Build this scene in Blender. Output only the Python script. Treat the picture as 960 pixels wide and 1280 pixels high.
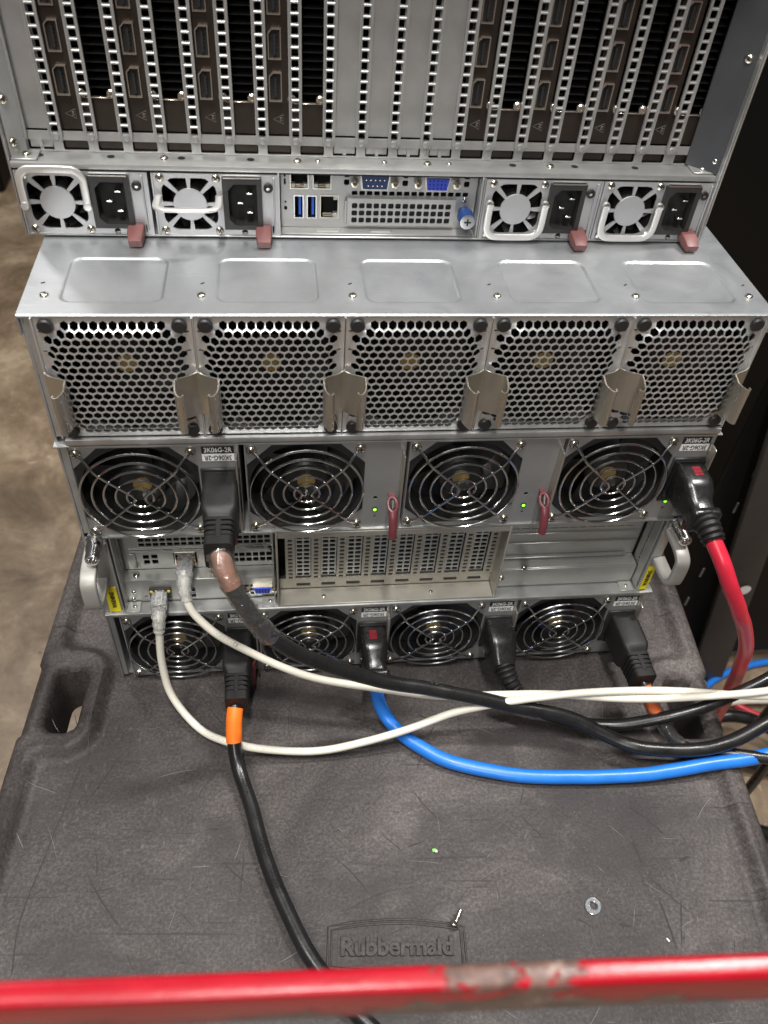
import bpy, bmesh, math, random
from mathutils import Vector, Matrix, noise
random.seed(7)
R = math.radians
for o in list(bpy.data.objects): bpy.data.objects.remove(o)
SC = bpy.context.scene
COL = SC.collection

# ------------------------------------------------------------------ camera
def cam_axes(p, y, r):
    f = Vector((math.sin(y)*math.cos(p), math.cos(y)*math.cos(p), -math.sin(p)))
    rt = Vector((math.cos(y), -math.sin(y), 0)); u = rt.cross(f)
    return math.cos(r)*rt+math.sin(r)*u, -math.sin(r)*rt+math.cos(r)*u, f
cd = bpy.data.cameras.new('camera'); co = bpy.data.objects.new('camera', cd); COL.objects.link(co)
rt, up, fw = cam_axes(0.790235, 0.170765, 0.0923503)
m = Matrix((rt, up, -fw)).transposed().to_4x4(); m.translation = Vector((-0.08076, -0.40742, 0.61064))
co.matrix_world = m
cd.sensor_fit = 'VERTICAL'; cd.sensor_height = 36; cd.sensor_width = 27
cd.lens = 1026.9*36/1280
cd.clip_start = 0.01; cd.clip_end = 60
cd.dof.use_dof = True; cd.dof.focus_distance = 0.60; cd.dof.aperture_fstop = 11.5
SC.camera = co

# ------------------------------------------------------------------ light
W = bpy.data.worlds.new('World'); SC.world = W; W.use_nodes = True
bg = W.node_tree.nodes['Background']; bg.inputs[0].default_value = (0.93, 0.97, 1.0, 1); bg.inputs[1].default_value = 0.06
def area(name, loc, sx, sy, power, target, col=(1, 0.975, 0.94)):
    l = bpy.data.lights.new(name, 'AREA'); l.shape = 'RECTANGLE'; l.size = sx; l.size_y = sy; l.energy = power; l.color = col
    o = bpy.data.objects.new(name, l); COL.objects.link(o); o.location = loc
    d = Vector(target)-Vector(loc); o.rotation_euler = d.to_track_quat('-Z', 'Y').to_euler()
    return o
area('ceiling_or_fill_light', (-0.10, -0.62, 2.35), 0.10, 0.7, 42, (0, 0, 0.1))
area('ceiling_or_fill_light', (0.95, 0.20, 2.35), 0.10, 0.45, 46, (0, 0, 0.1))
area('ceiling_or_fill_light', (-1.15, -0.45, 2.35), 0.10, 0.7, 22, (0, 0, 0.1))
area('ceiling_or_fill_light', (-0.6, -2.9, 2.35), 0.15, 1.6, 48, (0, 0, 0.2))
area('ceiling_or_fill_light', (-1.3, 1.9, 2.35), 0.2, 1.5, 27, (-1.0, 1.5, -0.75))  # added fill lamp, only there to brighten the floor at the left
SC.view_settings.view_transform = 'Standard'; SC.view_settings.look = 'None'
SC.view_settings.exposure = 0.18; SC.view_settings.gamma = 1.0
SC.view_settings.use_curve_mapping = False

# ------------------------------------------------------------------ materials
MATS = {}
def mat(name, col, rough=0.5, metal=0.0, nscale=0, namt=0.0, ramt=0.0, bump=0.0, bscale=0, coat=0, spec=None, emit=0, trans=0, stretch=None):
    m = bpy.data.materials.new(name); m.use_nodes = True; nt = m.node_tree; N = nt.nodes; L = nt.links
    b = N['Principled BSDF']
    b.inputs['Base Color'].default_value = (*col, 1); b.inputs['Roughness'].default_value = rough; b.inputs['Metallic'].default_value = metal
    if coat: b.inputs['Coat Weight'].default_value = coat; b.inputs['Coat Roughness'].default_value = 0.15
    if spec is not None: b.inputs['Specular IOR Level'].default_value = spec
    if trans: b.inputs['Transmission Weight'].default_value = trans; b.inputs['IOR'].default_value = 1.35
    if emit: b.inputs['Emission Color'].default_value = (*col, 1); b.inputs['Emission Strength'].default_value = emit
    tc = N.new('ShaderNodeTexCoord'); mp = N.new('ShaderNodeMapping'); L.new(tc.outputs['Object'], mp.inputs[0])
    if stretch: mp.inputs['Scale'].default_value = stretch
    if nscale:
        n = N.new('ShaderNodeTexNoise'); n.inputs['Scale'].default_value = nscale; n.inputs['Detail'].default_value = 6; n.inputs['Roughness'].default_value = 0.65
        L.new(mp.outputs[0], n.inputs['Vector'])
        if namt:
            r = N.new('ShaderNodeMapRange'); r.inputs[3].default_value = 1-namt; r.inputs[4].default_value = 1+namt
            r.inputs[1].default_value = 0.3; r.inputs[2].default_value = 0.7
            L.new(n.outputs['Fac'], r.inputs[0])
            mx = N.new('ShaderNodeVectorMath'); mx.operation = 'SCALE'; mx.inputs[0].default_value = col
            L.new(r.outputs[0], mx.inputs['Scale']); L.new(mx.outputs[0], b.inputs['Base Color'])
        if ramt:
            r = N.new('ShaderNodeMapRange'); r.inputs[3].default_value = max(0.03, rough-ramt); r.inputs[4].default_value = rough+ramt
            r.inputs[1].default_value = 0.3; r.inputs[2].default_value = 0.7
            L.new(n.outputs['Fac'], r.inputs[0]); L.new(r.outputs[0], b.inputs['Roughness'])
    if bump:
        n2 = N.new('ShaderNodeTexNoise'); n2.inputs['Scale'].default_value = bscale or 200; n2.inputs['Detail'].default_value = 4
        L.new(mp.outputs[0], n2.inputs['Vector'])
        bp = N.new('ShaderNodeBump'); bp.inputs['Strength'].default_value = bump; bp.inputs['Distance'].default_value = 0.001
        L.new(n2.outputs['Fac'], bp.inputs['Height']); L.new(bp.outputs[0], b.inputs['Normal'])
    MATS[name] = m
    return m
mat('zinc_steel', (0.46, 0.465, 0.46), 0.38, 0.80, 45, 0.12, 0.07, 0.05, 900)
mat('cover_steel', (0.52, 0.535, 0.545), 0.36, 0.88, 26, 0.14, 0.09, 0.06, 1200)
mat('bracket_steel', (0.43, 0.43, 0.42), 0.40, 0.66, 60, 0.08, 0.05, 0.04, 900)
mat('supply_steel', (0.31, 0.314, 0.31), 0.42, 0.55, 30, 0.09, 0.06, 0.03, 900)
mat('small_supply_steel', (0.46, 0.46, 0.468), 0.40, 0.66, 30, 0.08, 0.06, 0.03, 900)
mat('honeycomb_steel', (0.64, 0.64, 0.635), 0.32, 0.74, 40, 0.08, 0.05)
mat('cage_steel', (0.39, 0.372, 0.325), 0.42, 0.62, 40, 0.09, 0.05, 0.05, 900)
mat('tray_steel', (0.42, 0.42, 0.40), 0.38, 0.68, 40, 0.10, 0.06, 0.05, 900)
mat('spring_steel', (0.52, 0.485, 0.42), 0.28, 0.9, 60, 0.12, 0.05, stretch=(1, 1, 0.1))
mat('chrome', (0.82, 0.81, 0.79), 0.16, 1)
mat('wire_chrome', (0.62, 0.62, 0.62), 0.16, 1)
mat('screw_steel', (0.72, 0.68, 0.58), 0.22, 1)
mat('flange_dark', (0.075, 0.078, 0.084), 0.42, 0.6, 40, 0.08, 0.05)
mat('handle_grey', (0.33, 0.318, 0.295), 0.42, 0.15, 90, 0.06, 0.05)
mat('handle_silver', (0.80, 0.79, 0.76), 0.36, 0.75, 60, 0.04, 0.05)
mat('black_plastic', (0.016, 0.016, 0.016), 0.42, 0, 120, 0.10, 0.08)
mat('plug_rubber', (0.012, 0.0115, 0.0115), 0.48, 0, 150, 0.15, 0.08, 0.12, 1500, spec=0.3)
mat('plug_gloss', (0.011, 0.0105, 0.0105), 0.25, 0, 150, 0.15, 0.06, 0.06, 900)
mat('black_void', (0.005, 0.005, 0.005), 0.7)
mat('inlet_black', (0.020, 0.019, 0.0185), 0.42, 0, 90, 0.08, 0.05)
mat('card_bracket', (0.052, 0.041, 0.034), 0.42, 0.7, 60, 0.10, 0.05)
mat('card_fin', (0.030, 0.030, 0.030), 0.42, 0.7)
mat('port_shell', (0.62, 0.55, 0.48), 0.22, 0.85)
mat('print_grey', (0.16, 0.145, 0.13), 0.6)
mat('latch_red', (0.125, 0.027, 0.034), 0.42, 0, 120, 0.15, 0.06)
mat('latch_rose', (0.145, 0.055, 0.052), 0.45, 0, 120, 0.15, 0.06)
mat('tab_red', (0.16, 0.008, 0.016), 0.35)
mat('sticker_black', (0.012, 0.012, 0.012), 0.5)
mat('sticker_white', (0.78, 0.78, 0.76), 0.5)
mat('sticker_yellow', (0.80, 0.68, 0.012), 0.5, 0, 200, 0.05, 0)
mat('hub_gold', (0.25, 0.17, 0.05), 0.45, 0.3, 200, 0.2, 0)
mat('fan_black', (0.014, 0.014, 0.014), 0.33)
mat('fan_dark', (0.006, 0.006, 0.006), 0.55, spec=0.25)
mat('led_green', (0.30, 0.95, 0.05), 0.4, emit=1.6)
mat('usb_blue', (0.02, 0.10, 0.52), 0.4)
mat('dsub_blue', (0.015, 0.035, 0.11), 0.35)
mat('vga_blue', (0.03, 0.06, 0.50), 0.4)
mat('knob_blue', (0.012, 0.042, 0.16), 0.35)
mat('port_amber', (0.80, 0.32, 0.04), 0.4)
mat('port_yellow', (0.75, 0.62, 0.08), 0.4)
mat('cable_black', (0.011, 0.011, 0.011), 0.30, 0, 60, 0.2, 0.08, 0.08, 400)
mat('cable_blue', (0.018, 0.17, 0.62), 0.34, 0, 80, 0.08, 0.05)
mat('cable_red', (0.50, 0.018, 0.04), 0.34, 0, 80, 0.10, 0.05)
mat('cable_white', (0.66, 0.63, 0.54), 0.45, 0, 80, 0.06, 0.05)
mat('tape_orange', (0.86, 0.17, 0.012), 0.5, 0, 120, 0.06, 0.05)
mat('sleeve_brown', (0.26, 0.135, 0.095), 0.4, 0, 120, 0.25, 0.05)
mat('clear_plastic', (0.88, 0.88, 0.88), 0.22, trans=0.75, nscale=300, ramt=0.15)
mat('rack_black', (0.0025, 0.0025, 0.0027), 0.5, spec=0.25)
mat('rack_grey', (0.038, 0.036, 0.034), 0.5, 0, 60, 0.12, 0)
mat('ring_steel', (0.50, 0.51, 0.52), 0.30, 0.9)
mat('scrap_green', (0.20, 0.75, 0.10), 0.5)
mat('scrap_white', (0.75, 0.74, 0.70), 0.6)
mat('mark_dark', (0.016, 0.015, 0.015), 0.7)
mat('mark_pale', (0.13, 0.12, 0.115), 0.6)
# clear shrink film: mostly see-through with sharp glints
def film():
    m = bpy.data.materials.new('clear_film'); m.use_nodes = True; nt = m.node_tree; N = nt.nodes; L = nt.links
    N.remove(N['Principled BSDF']); out = N['Material Output']
    t = N.new('ShaderNodeBsdfTransparent'); t.inputs[0].default_value = (0.96, 0.955, 0.94, 1)
    g = N.new('ShaderNodeBsdfGlossy'); g.inputs['Roughness'].default_value = 0.07
    df = N.new('ShaderNodeBsdfDiffuse'); df.inputs[0].default_value = (0.8, 0.8, 0.8, 1); m0 = N.new('ShaderNodeMixShader'); m0.inputs[0].default_value = 0.025; L.new(t.outputs[0], m0.inputs[1]); L.new(df.outputs[0], m0.inputs[2])
    mx = N.new('ShaderNodeMixShader'); lw = N.new('ShaderNodeLayerWeight'); lw.inputs[0].default_value = 0.28
    mr = N.new('ShaderNodeMapRange'); mr.inputs[3].default_value = 0.09; mr.inputs[4].default_value = 0.85
    tc = N.new('ShaderNodeTexCoord'); n = N.new('ShaderNodeTexNoise'); n.inputs['Scale'].default_value = 170; n.inputs['Detail'].default_value = 3; L.new(tc.outputs['Object'], n.inputs['Vector'])
    bp = N.new('ShaderNodeBump'); bp.inputs['Strength'].default_value = 0.8; bp.inputs['Distance'].default_value = 0.0025
    L.new(n.outputs['Fac'], bp.inputs['Height']); L.new(bp.outputs[0], g.inputs['Normal'])
    L.new(lw.outputs['Facing'], mr.inputs[0]); L.new(mr.outputs[0], mx.inputs[0]); L.new(m0.outputs[0], mx.inputs[1]); L.new(g.outputs[0], mx.inputs[2]); L.new(mx.outputs[0], out.inputs[0])
    MATS['clear_film'] = m
film()
def nodemat(name):
    m = bpy.data.materials.new(name); m.use_nodes = True; MATS[name] = m
    N = m.node_tree.nodes; L = m.node_tree.links; b = N['Principled BSDF']
    tc = N.new('ShaderNodeTexCoord')
    def tex(scale, detail=6, rough=0.6, stretch=None, rot=None, dist=0.0):
        mp = N.new('ShaderNodeMapping'); L.new(tc.outputs['Object'], mp.inputs[0])
        if stretch: mp.inputs['Scale'].default_value = stretch
        if rot: mp.inputs['Rotation'].default_value = rot
        n = N.new('ShaderNodeTexNoise'); n.inputs['Scale'].default_value = scale; n.inputs['Detail'].default_value = detail
        n.inputs['Roughness'].default_value = rough; n.inputs['Distortion'].default_value = dist
        L.new(mp.outputs[0], n.inputs['Vector']); return n.outputs['Fac']
    def ramp(fac, stops):
        r = N.new('ShaderNodeValToRGB'); e = r.color_ramp.elements
        while len(e) < len(stops): e.new(0.5)
        for i, (p, c) in enumerate(stops): e[i].position = p; e[i].color = (*c, 1) if len(c) == 3 else c
        L.new(fac, r.inputs[0]); return r.outputs[0]
    def mix(fac, a, c, mode='MIX'):
        x = N.new('ShaderNodeMix'); x.data_type = 'RGBA'; x.blend_type = mode
        if isinstance(fac, float): x.inputs[0].default_value = fac
        else: L.new(fac, x.inputs[0])
        for k, v in ((6, a), (7, c)):
            if isinstance(v, tuple): x.inputs[k].default_value = (*v, 1)
            else: L.new(v, x.inputs[k])
        return x.outputs[2]
    def bump(h, s, d, prev=None):
        x = N.new('ShaderNodeBump'); x.inputs['Strength'].default_value = s; x.inputs['Distance'].default_value = d
        L.new(h, x.inputs['Height'])
        if prev: L.new(prev, x.inputs['Normal'])
        return x.outputs[0]
    return m, N, L, b, tex, ramp, mix, bump
G = lambda v: (v, v, v)
def tc_of(N): return [n for n in N if n.bl_idname == 'ShaderNodeTexCoord'][0]
# worn black moulded plastic of the cart
m, N, L, b, tex, ramp, mix, bump = nodemat('cart_plastic')
base = ramp(tex(6, 9, 0.66, dist=0.6), [(0.32, (0.022, 0.0187, 0.0183)), (0.50, (0.050, 0.0430, 0.0412)), (0.68, (0.105, 0.091, 0.086))])
grain = ramp(tex(420, 5, 0.75), [(0.34, G(0.45)), (0.50, G(0.92)), (0.66, G(1.75))])
c = mix(0.85, base, grain, 'MULTIPLY')
patch = ramp(tex(16, 4, 0.6), [(0.42, G(0.25)), (0.62, G(1.0))])
fib = mix(1.0, ramp(tex(330, 3, 0.7, (1, 0.28, 1), (0, 0, 0.6)), [(0.60, G(0.0)), (0.74, G(0.30))]), patch, 'MULTIPLY')
c = mix(fib, c, (0.20, 0.185, 0.178))
fib = mix(1.0, ramp(tex(300, 3, 0.7, (0.28, 1, 1), (0, 0, -0.35)), [(0.60, G(0.0)), (0.74, G(0.28))]), patch, 'MULTIPLY')
c = mix(fib, c, (0.19, 0.18, 0.172))
smear = ramp(tex(8, 6, 0.7, (1, 2.2, 1), (0, 0, 0.9), 0.9), [(0.50, G(0.0)), (0.64, G(0.72))])
c = mix(smear, c, (0.030, 0.026, 0.0265))
for k, (rot, st, sc) in enumerate([((0, 0, 0.2), (1, 34, 1), 9), ((0, 0, 1.75), (1, 34, 1), 8)]):
    t_ = ramp(tex(sc, 2, 0.5, st, rot), [(0.69, G(0.0)), (0.71, G(0.7))])
    c = mix(t_, c, (0.020, 0.019, 0.019))
L.new(c, b.inputs['Base Color'])
rr = ramp(tex(14, 6, 0.7), [(0.3, G(0.40)), (0.7, G(0.64))]); b.inputs['Specular IOR Level'].default_value = 0.33; L.new(rr, b.inputs['Roughness'])
nn = bump(tex(420, 5, 0.75), 0.5, 0.0010); nn = bump(tex(25, 4, 0.7, dist=0.5), 0.25, 0.003, nn); L.new(nn, b.inputs['Normal'])
# stained concrete floor
m, N, L, b, tex, ramp, mix, bump = nodemat('floor_concrete')
base = ramp(tex(5.5, 9, 0.66, dist=0.5), [(0.32, (0.115, 0.078, 0.048)), (0.5, (0.225, 0.162, 0.105)), (0.66, (0.37, 0.29, 0.20))])
c = mix(0.55, base, ramp(tex(38, 7, 0.75), [(0.3, G(0.62)), (0.7, G(1.32))]), 'MULTIPLY')
s = ramp(tex(13, 7, 0.78, dist=1.2), [(0.60, G(0.0)), (0.68, G(0.75))]); c = mix(s, c, (0.46, 0.39, 0.31))
s = ramp(tex(24, 3, 0.6), [(0.70, G(0.0)), (0.74, G(0.8))]); c = mix(s, c, (0.055, 0.042, 0.032))
L.new(c, b.inputs['Base Color']); b.inputs['Roughness'].default_value = 0.42
L.new(bump(tex(60, 5, 0.6), 0.25, 0.003), b.inputs['Normal'])
# galvanised lid: satin, with finger smears and fine scratches
m, N, L, b, tex, ramp, mix, bump = nodemat('cover_metal')
c = mix(ramp(tex(18, 6, 0.65, dist=0.7), [(0.35, G(0.0)), (0.65, G(1.0))]), (0.39, 0.405, 0.42), (0.46, 0.475, 0.49))
sc_ = ramp(tex(60, 2, 0.5, (1, 30, 1), (0, 0, 0.5)), [(0.68, G(0.0)), (0.71, G(0.35))]); c = mix(sc_, c, (0.70, 0.71, 0.72))
c = mix(ramp(tex(160, 3, 0.7), [(0.66, G(0.0)), (0.74, G(0.4))]), c, (0.38, 0.39, 0.40))
L.new(c, b.inputs['Base Color']); b.inputs['Metallic'].default_value = 0.82
L.new(ramp(tex(24, 6, 0.7, dist=0.8), [(0.32, G(0.36)), (0.66, G(0.46))]), b.inputs['Roughness'])
nn = bump(tex(900, 2, 0.5), 0.05, 0.001); nn = bump(tex(14, 3, 0.5), 0.10, 0.003, nn); L.new(nn, b.inputs['Normal'])
# chipped red paint
m, N, L, b, tex, ramp, mix, bump = nodemat('worn_red_paint')
c = mix(ramp(tex(20, 4, 0.6), [(0.4, G(0.0)), (0.7, G(1.0))]), (0.27, 0.003, 0.010), (0.35, 0.005, 0.016))
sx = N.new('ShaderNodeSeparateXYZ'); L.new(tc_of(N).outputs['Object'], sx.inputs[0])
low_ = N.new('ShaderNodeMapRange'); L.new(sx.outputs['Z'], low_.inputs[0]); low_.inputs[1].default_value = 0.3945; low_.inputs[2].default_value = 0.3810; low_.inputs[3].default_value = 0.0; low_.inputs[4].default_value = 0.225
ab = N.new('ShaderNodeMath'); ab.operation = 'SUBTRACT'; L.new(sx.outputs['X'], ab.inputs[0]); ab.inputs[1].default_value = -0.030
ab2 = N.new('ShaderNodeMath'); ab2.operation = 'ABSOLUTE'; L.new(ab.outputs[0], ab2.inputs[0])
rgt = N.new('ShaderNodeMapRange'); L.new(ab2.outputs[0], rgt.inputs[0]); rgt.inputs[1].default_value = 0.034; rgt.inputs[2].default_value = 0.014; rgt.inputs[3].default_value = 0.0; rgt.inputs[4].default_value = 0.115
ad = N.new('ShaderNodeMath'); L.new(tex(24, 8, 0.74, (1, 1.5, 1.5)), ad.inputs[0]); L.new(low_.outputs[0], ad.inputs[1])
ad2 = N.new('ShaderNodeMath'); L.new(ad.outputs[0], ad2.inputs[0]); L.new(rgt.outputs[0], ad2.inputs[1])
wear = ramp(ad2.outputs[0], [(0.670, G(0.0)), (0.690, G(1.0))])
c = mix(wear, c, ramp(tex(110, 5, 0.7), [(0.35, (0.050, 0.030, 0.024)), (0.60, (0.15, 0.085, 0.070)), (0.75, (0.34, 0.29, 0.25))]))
L.new(c, b.inputs['Base Color']); b.inputs['Roughness'].default_value = 0.27; b.inputs['Specular IOR Level'].default_value = 0.35
nn = bump(wear, 0.5, 0.001); nn = bump(tex(160, 4, 0.7), 0.15, 0.001, nn); L.new(nn, b.inputs['Normal'])

# ------------------------------------------------------------------ geometry helpers
class MB:
    def __init__(s): s.bm = bmesh.new(); s.mi = 0
    def _tag(s, faces):
        for f in faces: f.material_index = s.mi
    def box(s, a, b, bev=0.0, seg=1, rot=None):
        a = Vector(a); b = Vector(b)
        r = bmesh.ops.create_cube(s.bm, size=1.0); vs = r['verts']
        c = (a+b)/2; d = b-a
        for v in vs: v.co = Vector((v.co.x*d.x, v.co.y*d.y, v.co.z*d.z))
        fs = set(f for v in vs for f in v.link_faces)
        if bev:
            es = list(set(e for v in vs for e in v.link_edges))
            before = set(s.bm.faces)-fs
            bmesh.ops.bevel(s.bm, geom=es, offset=bev, segments=seg, affect='EDGES', profile=0.5)
            fs = set(s.bm.faces)-before
            vs = list(set(v for f in fs for v in f.verts))
        for v in vs: v.co = (rot @ v.co if rot else v.co)+c
        s._tag(fs); return s
    def lathe(s, prof, base, axis=(0, -1, 0), n=16):
        ax = Vector(axis).normalized(); t = ax.orthogonal().normalized(); u = ax.cross(t); base = Vector(base)
        rings = []
        for r, h in prof:
            if r < 1e-7: rings.append([s.bm.verts.new(base+ax*h)])
            else: rings.append([s.bm.verts.new(base+ax*h+(t*math.cos(2*math.pi*k/n)+u*math.sin(2*math.pi*k/n))*r) for k in range(n)])
        fs = []
        for A, B in zip(rings, rings[1:]):
            for k in range(n):
                k2 = (k+1) % n
                if len(A) == 1 and len(B) == 1: continue
                if len(A) == 1: fs.append(s.bm.faces.new((A[0], B[k], B[k2])))
                elif len(B) == 1: fs.append(s.bm.faces.new((A[k], A[k2], B[0])))
                else: fs.append(s.bm.faces.new((A[k], A[k2], B[k2], B[k])))
        s._tag(fs); return s
    def cyl(s, p0, p1, r0, r1=None, n=16):
        p0 = Vector(p0); p1 = Vector(p1); h = (p1-p0).length; r1 = r0 if r1 is None else r1
        return s.lathe([(0, 0), (r0, 0), (r1, h), (0, h)], p0, p1-p0, n)
    def sweep(s, pts, sec, closed=False, up=None, caps=True):
        """sec: list of (a,b) offsets in the frame (side, normal), or a function of index"""
        pts = [Vector(p) for p in pts]; n = len(pts); rings = []
        T = []
        for i in range(n):
            a = pts[i-1] if (i > 0 or closed) else pts[0]; b = pts[(i+1) % n] if (i < n-1 or closed) else pts[-1]
            T.append((b-a).normalized())
        nrm = Vector(up) if up else T[0].orthogonal()
        for i in range(n):
            t = T[i]
            nrm = Vector(up) if up else nrm
            nrm = (nrm-t*nrm.dot(t)).normalized(); sd = t.cross(nrm)
            S = sec(i) if callable(sec) else sec
            rings.append([s.bm.verts.new(pts[i]+sd*a+nrm*b) for a, b in S])
        k = len(rings[0]); fs = []
        for i in range(n if closed else n-1):
            A = rings[i]; B = rings[(i+1) % n]
            for j in range(k): fs.append(s.bm.faces.new((A[j], A[(j+1) % k], B[(j+1) % k], B[j])))
        if caps and not closed:
            fs.append(s.bm.faces.new(rings[0])); fs.append(s.bm.faces.new(rings[-1]))
        s._tag(fs); return s
    def tube(s, pts, r, n=8, closed=False, **k):
        if callable(r): return s.sweep(pts, lambda i: [(r(i)*math.cos(2*math.pi*j/n), r(i)*math.sin(2*math.pi*j/n)) for j in range(n)], closed, **k)
        return s.sweep(pts, [(r*math.cos(2*math.pi*j/n), r*math.sin(2*math.pi*j/n)) for j in range(n)], closed, **k)
    def ring(s, c, rad, r, n=40, m=8, ax='xz'):
        c = Vector(c)
        if ax == 'xz': pts = [c+Vector((rad*math.cos(2*math.pi*k/n), 0, rad*math.sin(2*math.pi*k/n))) for k in range(n)]
        else: pts = [c+Vector((rad*math.cos(2*math.pi*k/n), rad*math.sin(2*math.pi*k/n), 0)) for k in range(n)]
        return s.tube(pts, r, m, True)
    def prism(s, poly, y0, y1):
        """polygon in xz, from y0 to y1"""
        A = [s.bm.verts.new((x, y0, z)) for x, z in poly]; B = [s.bm.verts.new((x, y1, z)) for x, z in poly]
        fs = [s.bm.faces.new(A), s.bm.faces.new(B)]
        for i in range(len(poly)): j = (i+1) % len(poly); fs.append(s.bm.faces.new((A[i], A[j], B[j], B[i])))
        s._tag(fs); return s
    def add(s, me, M=None):
        b2 = bmesh.new(); b2.from_mesh(me)
        vm = {}
        for v in b2.verts: vm[v.index] = s.bm.verts.new(M @ v.co if M else v.co)
        fs = []
        for f in b2.faces:
            try: fs.append(s.bm.faces.new([vm[v.index] for v in f.verts]))
            except ValueError: pass
        s._tag(fs); b2.free(); return s
    def mesh(s, name, mats, smooth=True, ang=38):
        bmesh.ops.recalc_face_normals(s.bm, faces=s.bm.faces[:])
        me = bpy.data.meshes.new(name); s.bm.to_mesh(me); s.bm.free()
        for k in ([mats] if isinstance(mats, str) else mats): me.materials.append(MATS[k])
        if smooth:
            me.shade_smooth(); me.set_sharp_from_angle(angle=R(ang))
        return me
def _curve_mesh(cu):
    o = bpy.data.objects.new('tmp', cu); COL.objects.link(o)
    dg = bpy.context.evaluated_depsgraph_get(); me = bpy.data.meshes.new_from_object(o.evaluated_get(dg))
    bpy.data.objects.remove(o); bpy.data.curves.remove(cu); return me
def plate(outline, holes, t, mats, name='plate', plane='xz', bev=0.0):
    """sheet with real holes: front face at y=0 looking to -y, thickness t behind it"""
    cu = bpy.data.curves.new('c', 'CURVE'); cu.dimensions = '2D'; cu.fill_mode = 'BOTH'; cu.extrude = t/2-bev
    if bev: cu.bevel_depth = bev; cu.bevel_resolution = 1; cu.offset = -bev
    for poly in [outline]+holes:
        sp = cu.splines.new('POLY'); sp.points.add(len(poly)-1); sp.use_cyclic_u = True
        for p, q in zip(sp.points, poly): p.co = (q[0], q[1], 0, 1)
    me = _curve_mesh(cu)
    for v in me.vertices:
        x, y, z = v.co
        v.co = (x, t/2-z, y) if plane == 'xz' else ((x, y, z-t/2) if plane == 'xy' else (t/2-z, x, y))
    me.name = name; me.materials.clear()
    for k in ([mats] if isinstance(mats, str) else mats): me.materials.append(MATS[k])
    for p in me.polygons: p.use_smooth = False; p.material_index = 0
    bm = bmesh.new(); bm.from_mesh(me); bmesh.ops.remove_doubles(bm, verts=bm.verts, dist=1e-6); bmesh.ops.recalc_face_normals(bm, faces=bm.faces); bm.to_mesh(me); bm.free()
    return me
def text_mesh(body, size, t, matn, align='CENTER', bev=0.0, font_sx=1.0, bold=0.0):
    cu = bpy.data.curves.new('t', 'FONT'); cu.body = body; cu.size = size; cu.extrude = t/2; cu.align_x = align; cu.align_y = 'CENTER'; cu.bevel_depth = bev; cu.offset = bold
    me = _curve_mesh(cu)
    for v in me.vertices: v.co = (v.co.x*font_sx, v.co.y, v.co.z)
    me.materials.clear(); me.materials.append(MATS[matn]); return me
def rect(x0, x1, z0, z1): return [(x0, z0), (x1, z0), (x1, z1), (x0, z1)]
def rrect(x0, x1, z0, z1, r, n=3):
    P = []
    for cx, cz, a0 in ((x1-r, z0+r, -90), (x1-r, z1-r, 0), (x0+r, z1-r, 90), (x0+r, z0+r, 180)):
        for k in range(n+1): a = R(a0+90*k/n); P.append((cx+r*math.cos(a), cz+r*math.sin(a)))
    return P
def circ(cx, cz, r, n=12, a0=0): return [(cx+r*math.cos(2*math.pi*k/n+a0), cz+r*math.sin(2*math.pi*k/n+a0)) for k in range(n)]
def spline(pts, n=8):
    P = [Vector(p) for p in pts]; P = [P[0]*2-P[1]]+P+[P[-1]*2-P[-2]]; out = []
    for i in range(1, len(P)-2):
        a, b, c, d = P[i-1:i+3]
        for k in range(n):
            t = k/n; out.append(0.5*((2*b)+(c-a)*t+(2*a-5*b+4*c-d)*t*t+(3*b-a-3*c+d)*t**3))
    out.append(P[-2]); return out

WL = {}
def thing(name, label, cat, loc, group=None, rz=0):
    o = bpy.data.objects.new(name, None); COL.objects.link(o); o.location = loc; o.rotation_euler = (0, 0, rz)
    o.empty_display_size = 0.02; o['label'] = label; o['category'] = cat
    if group: o['group'] = group
    WL[o] = Vector(loc); return o
def part(name, me, parent, at=(0, 0, 0), rot=None, label=None, kind=None):
    """a child; at = where the mesh's own origin stands in the place (parents above carry no rotation)"""
    o = bpy.data.objects.new(name, me); COL.objects.link(o); o.parent = parent
    o.location = Vector(at)-WL[parent]; WL[o] = Vector(at)
    if rot: o.rotation_euler = rot
    if label: o['label'] = label
    if kind: o['kind'] = kind
    return o
def solo(name, me, label, cat, at=(0, 0, 0), group=None, rot=None):
    o = bpy.data.objects.new(name, me); COL.objects.link(o); o.location = at
    if rot: o.rotation_euler = rot
    o['label'] = label; o['category'] = cat; WL[o] = Vector(at)
    if group: o['group'] = group
    return o
def struct(name, me, at=(0, 0, 0)):
    o = bpy.data.objects.new(name, me); COL.objects.link(o); o.location = at; o['kind'] = 'structure'; return o

FLOOR = -0.75
# ------------------------------------------------------------------ floor
mb = MB(); bm = mb.bm
q = [bm.verts.new(p) for p in ((-12, -9, 0), (12, -9, 0), (12, 14, 0), (-12, 14, 0))]; bm.faces.new(q)
struct('floor', mb.mesh('floor', 'floor_concrete'), (0, 0, FLOOR))

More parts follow.
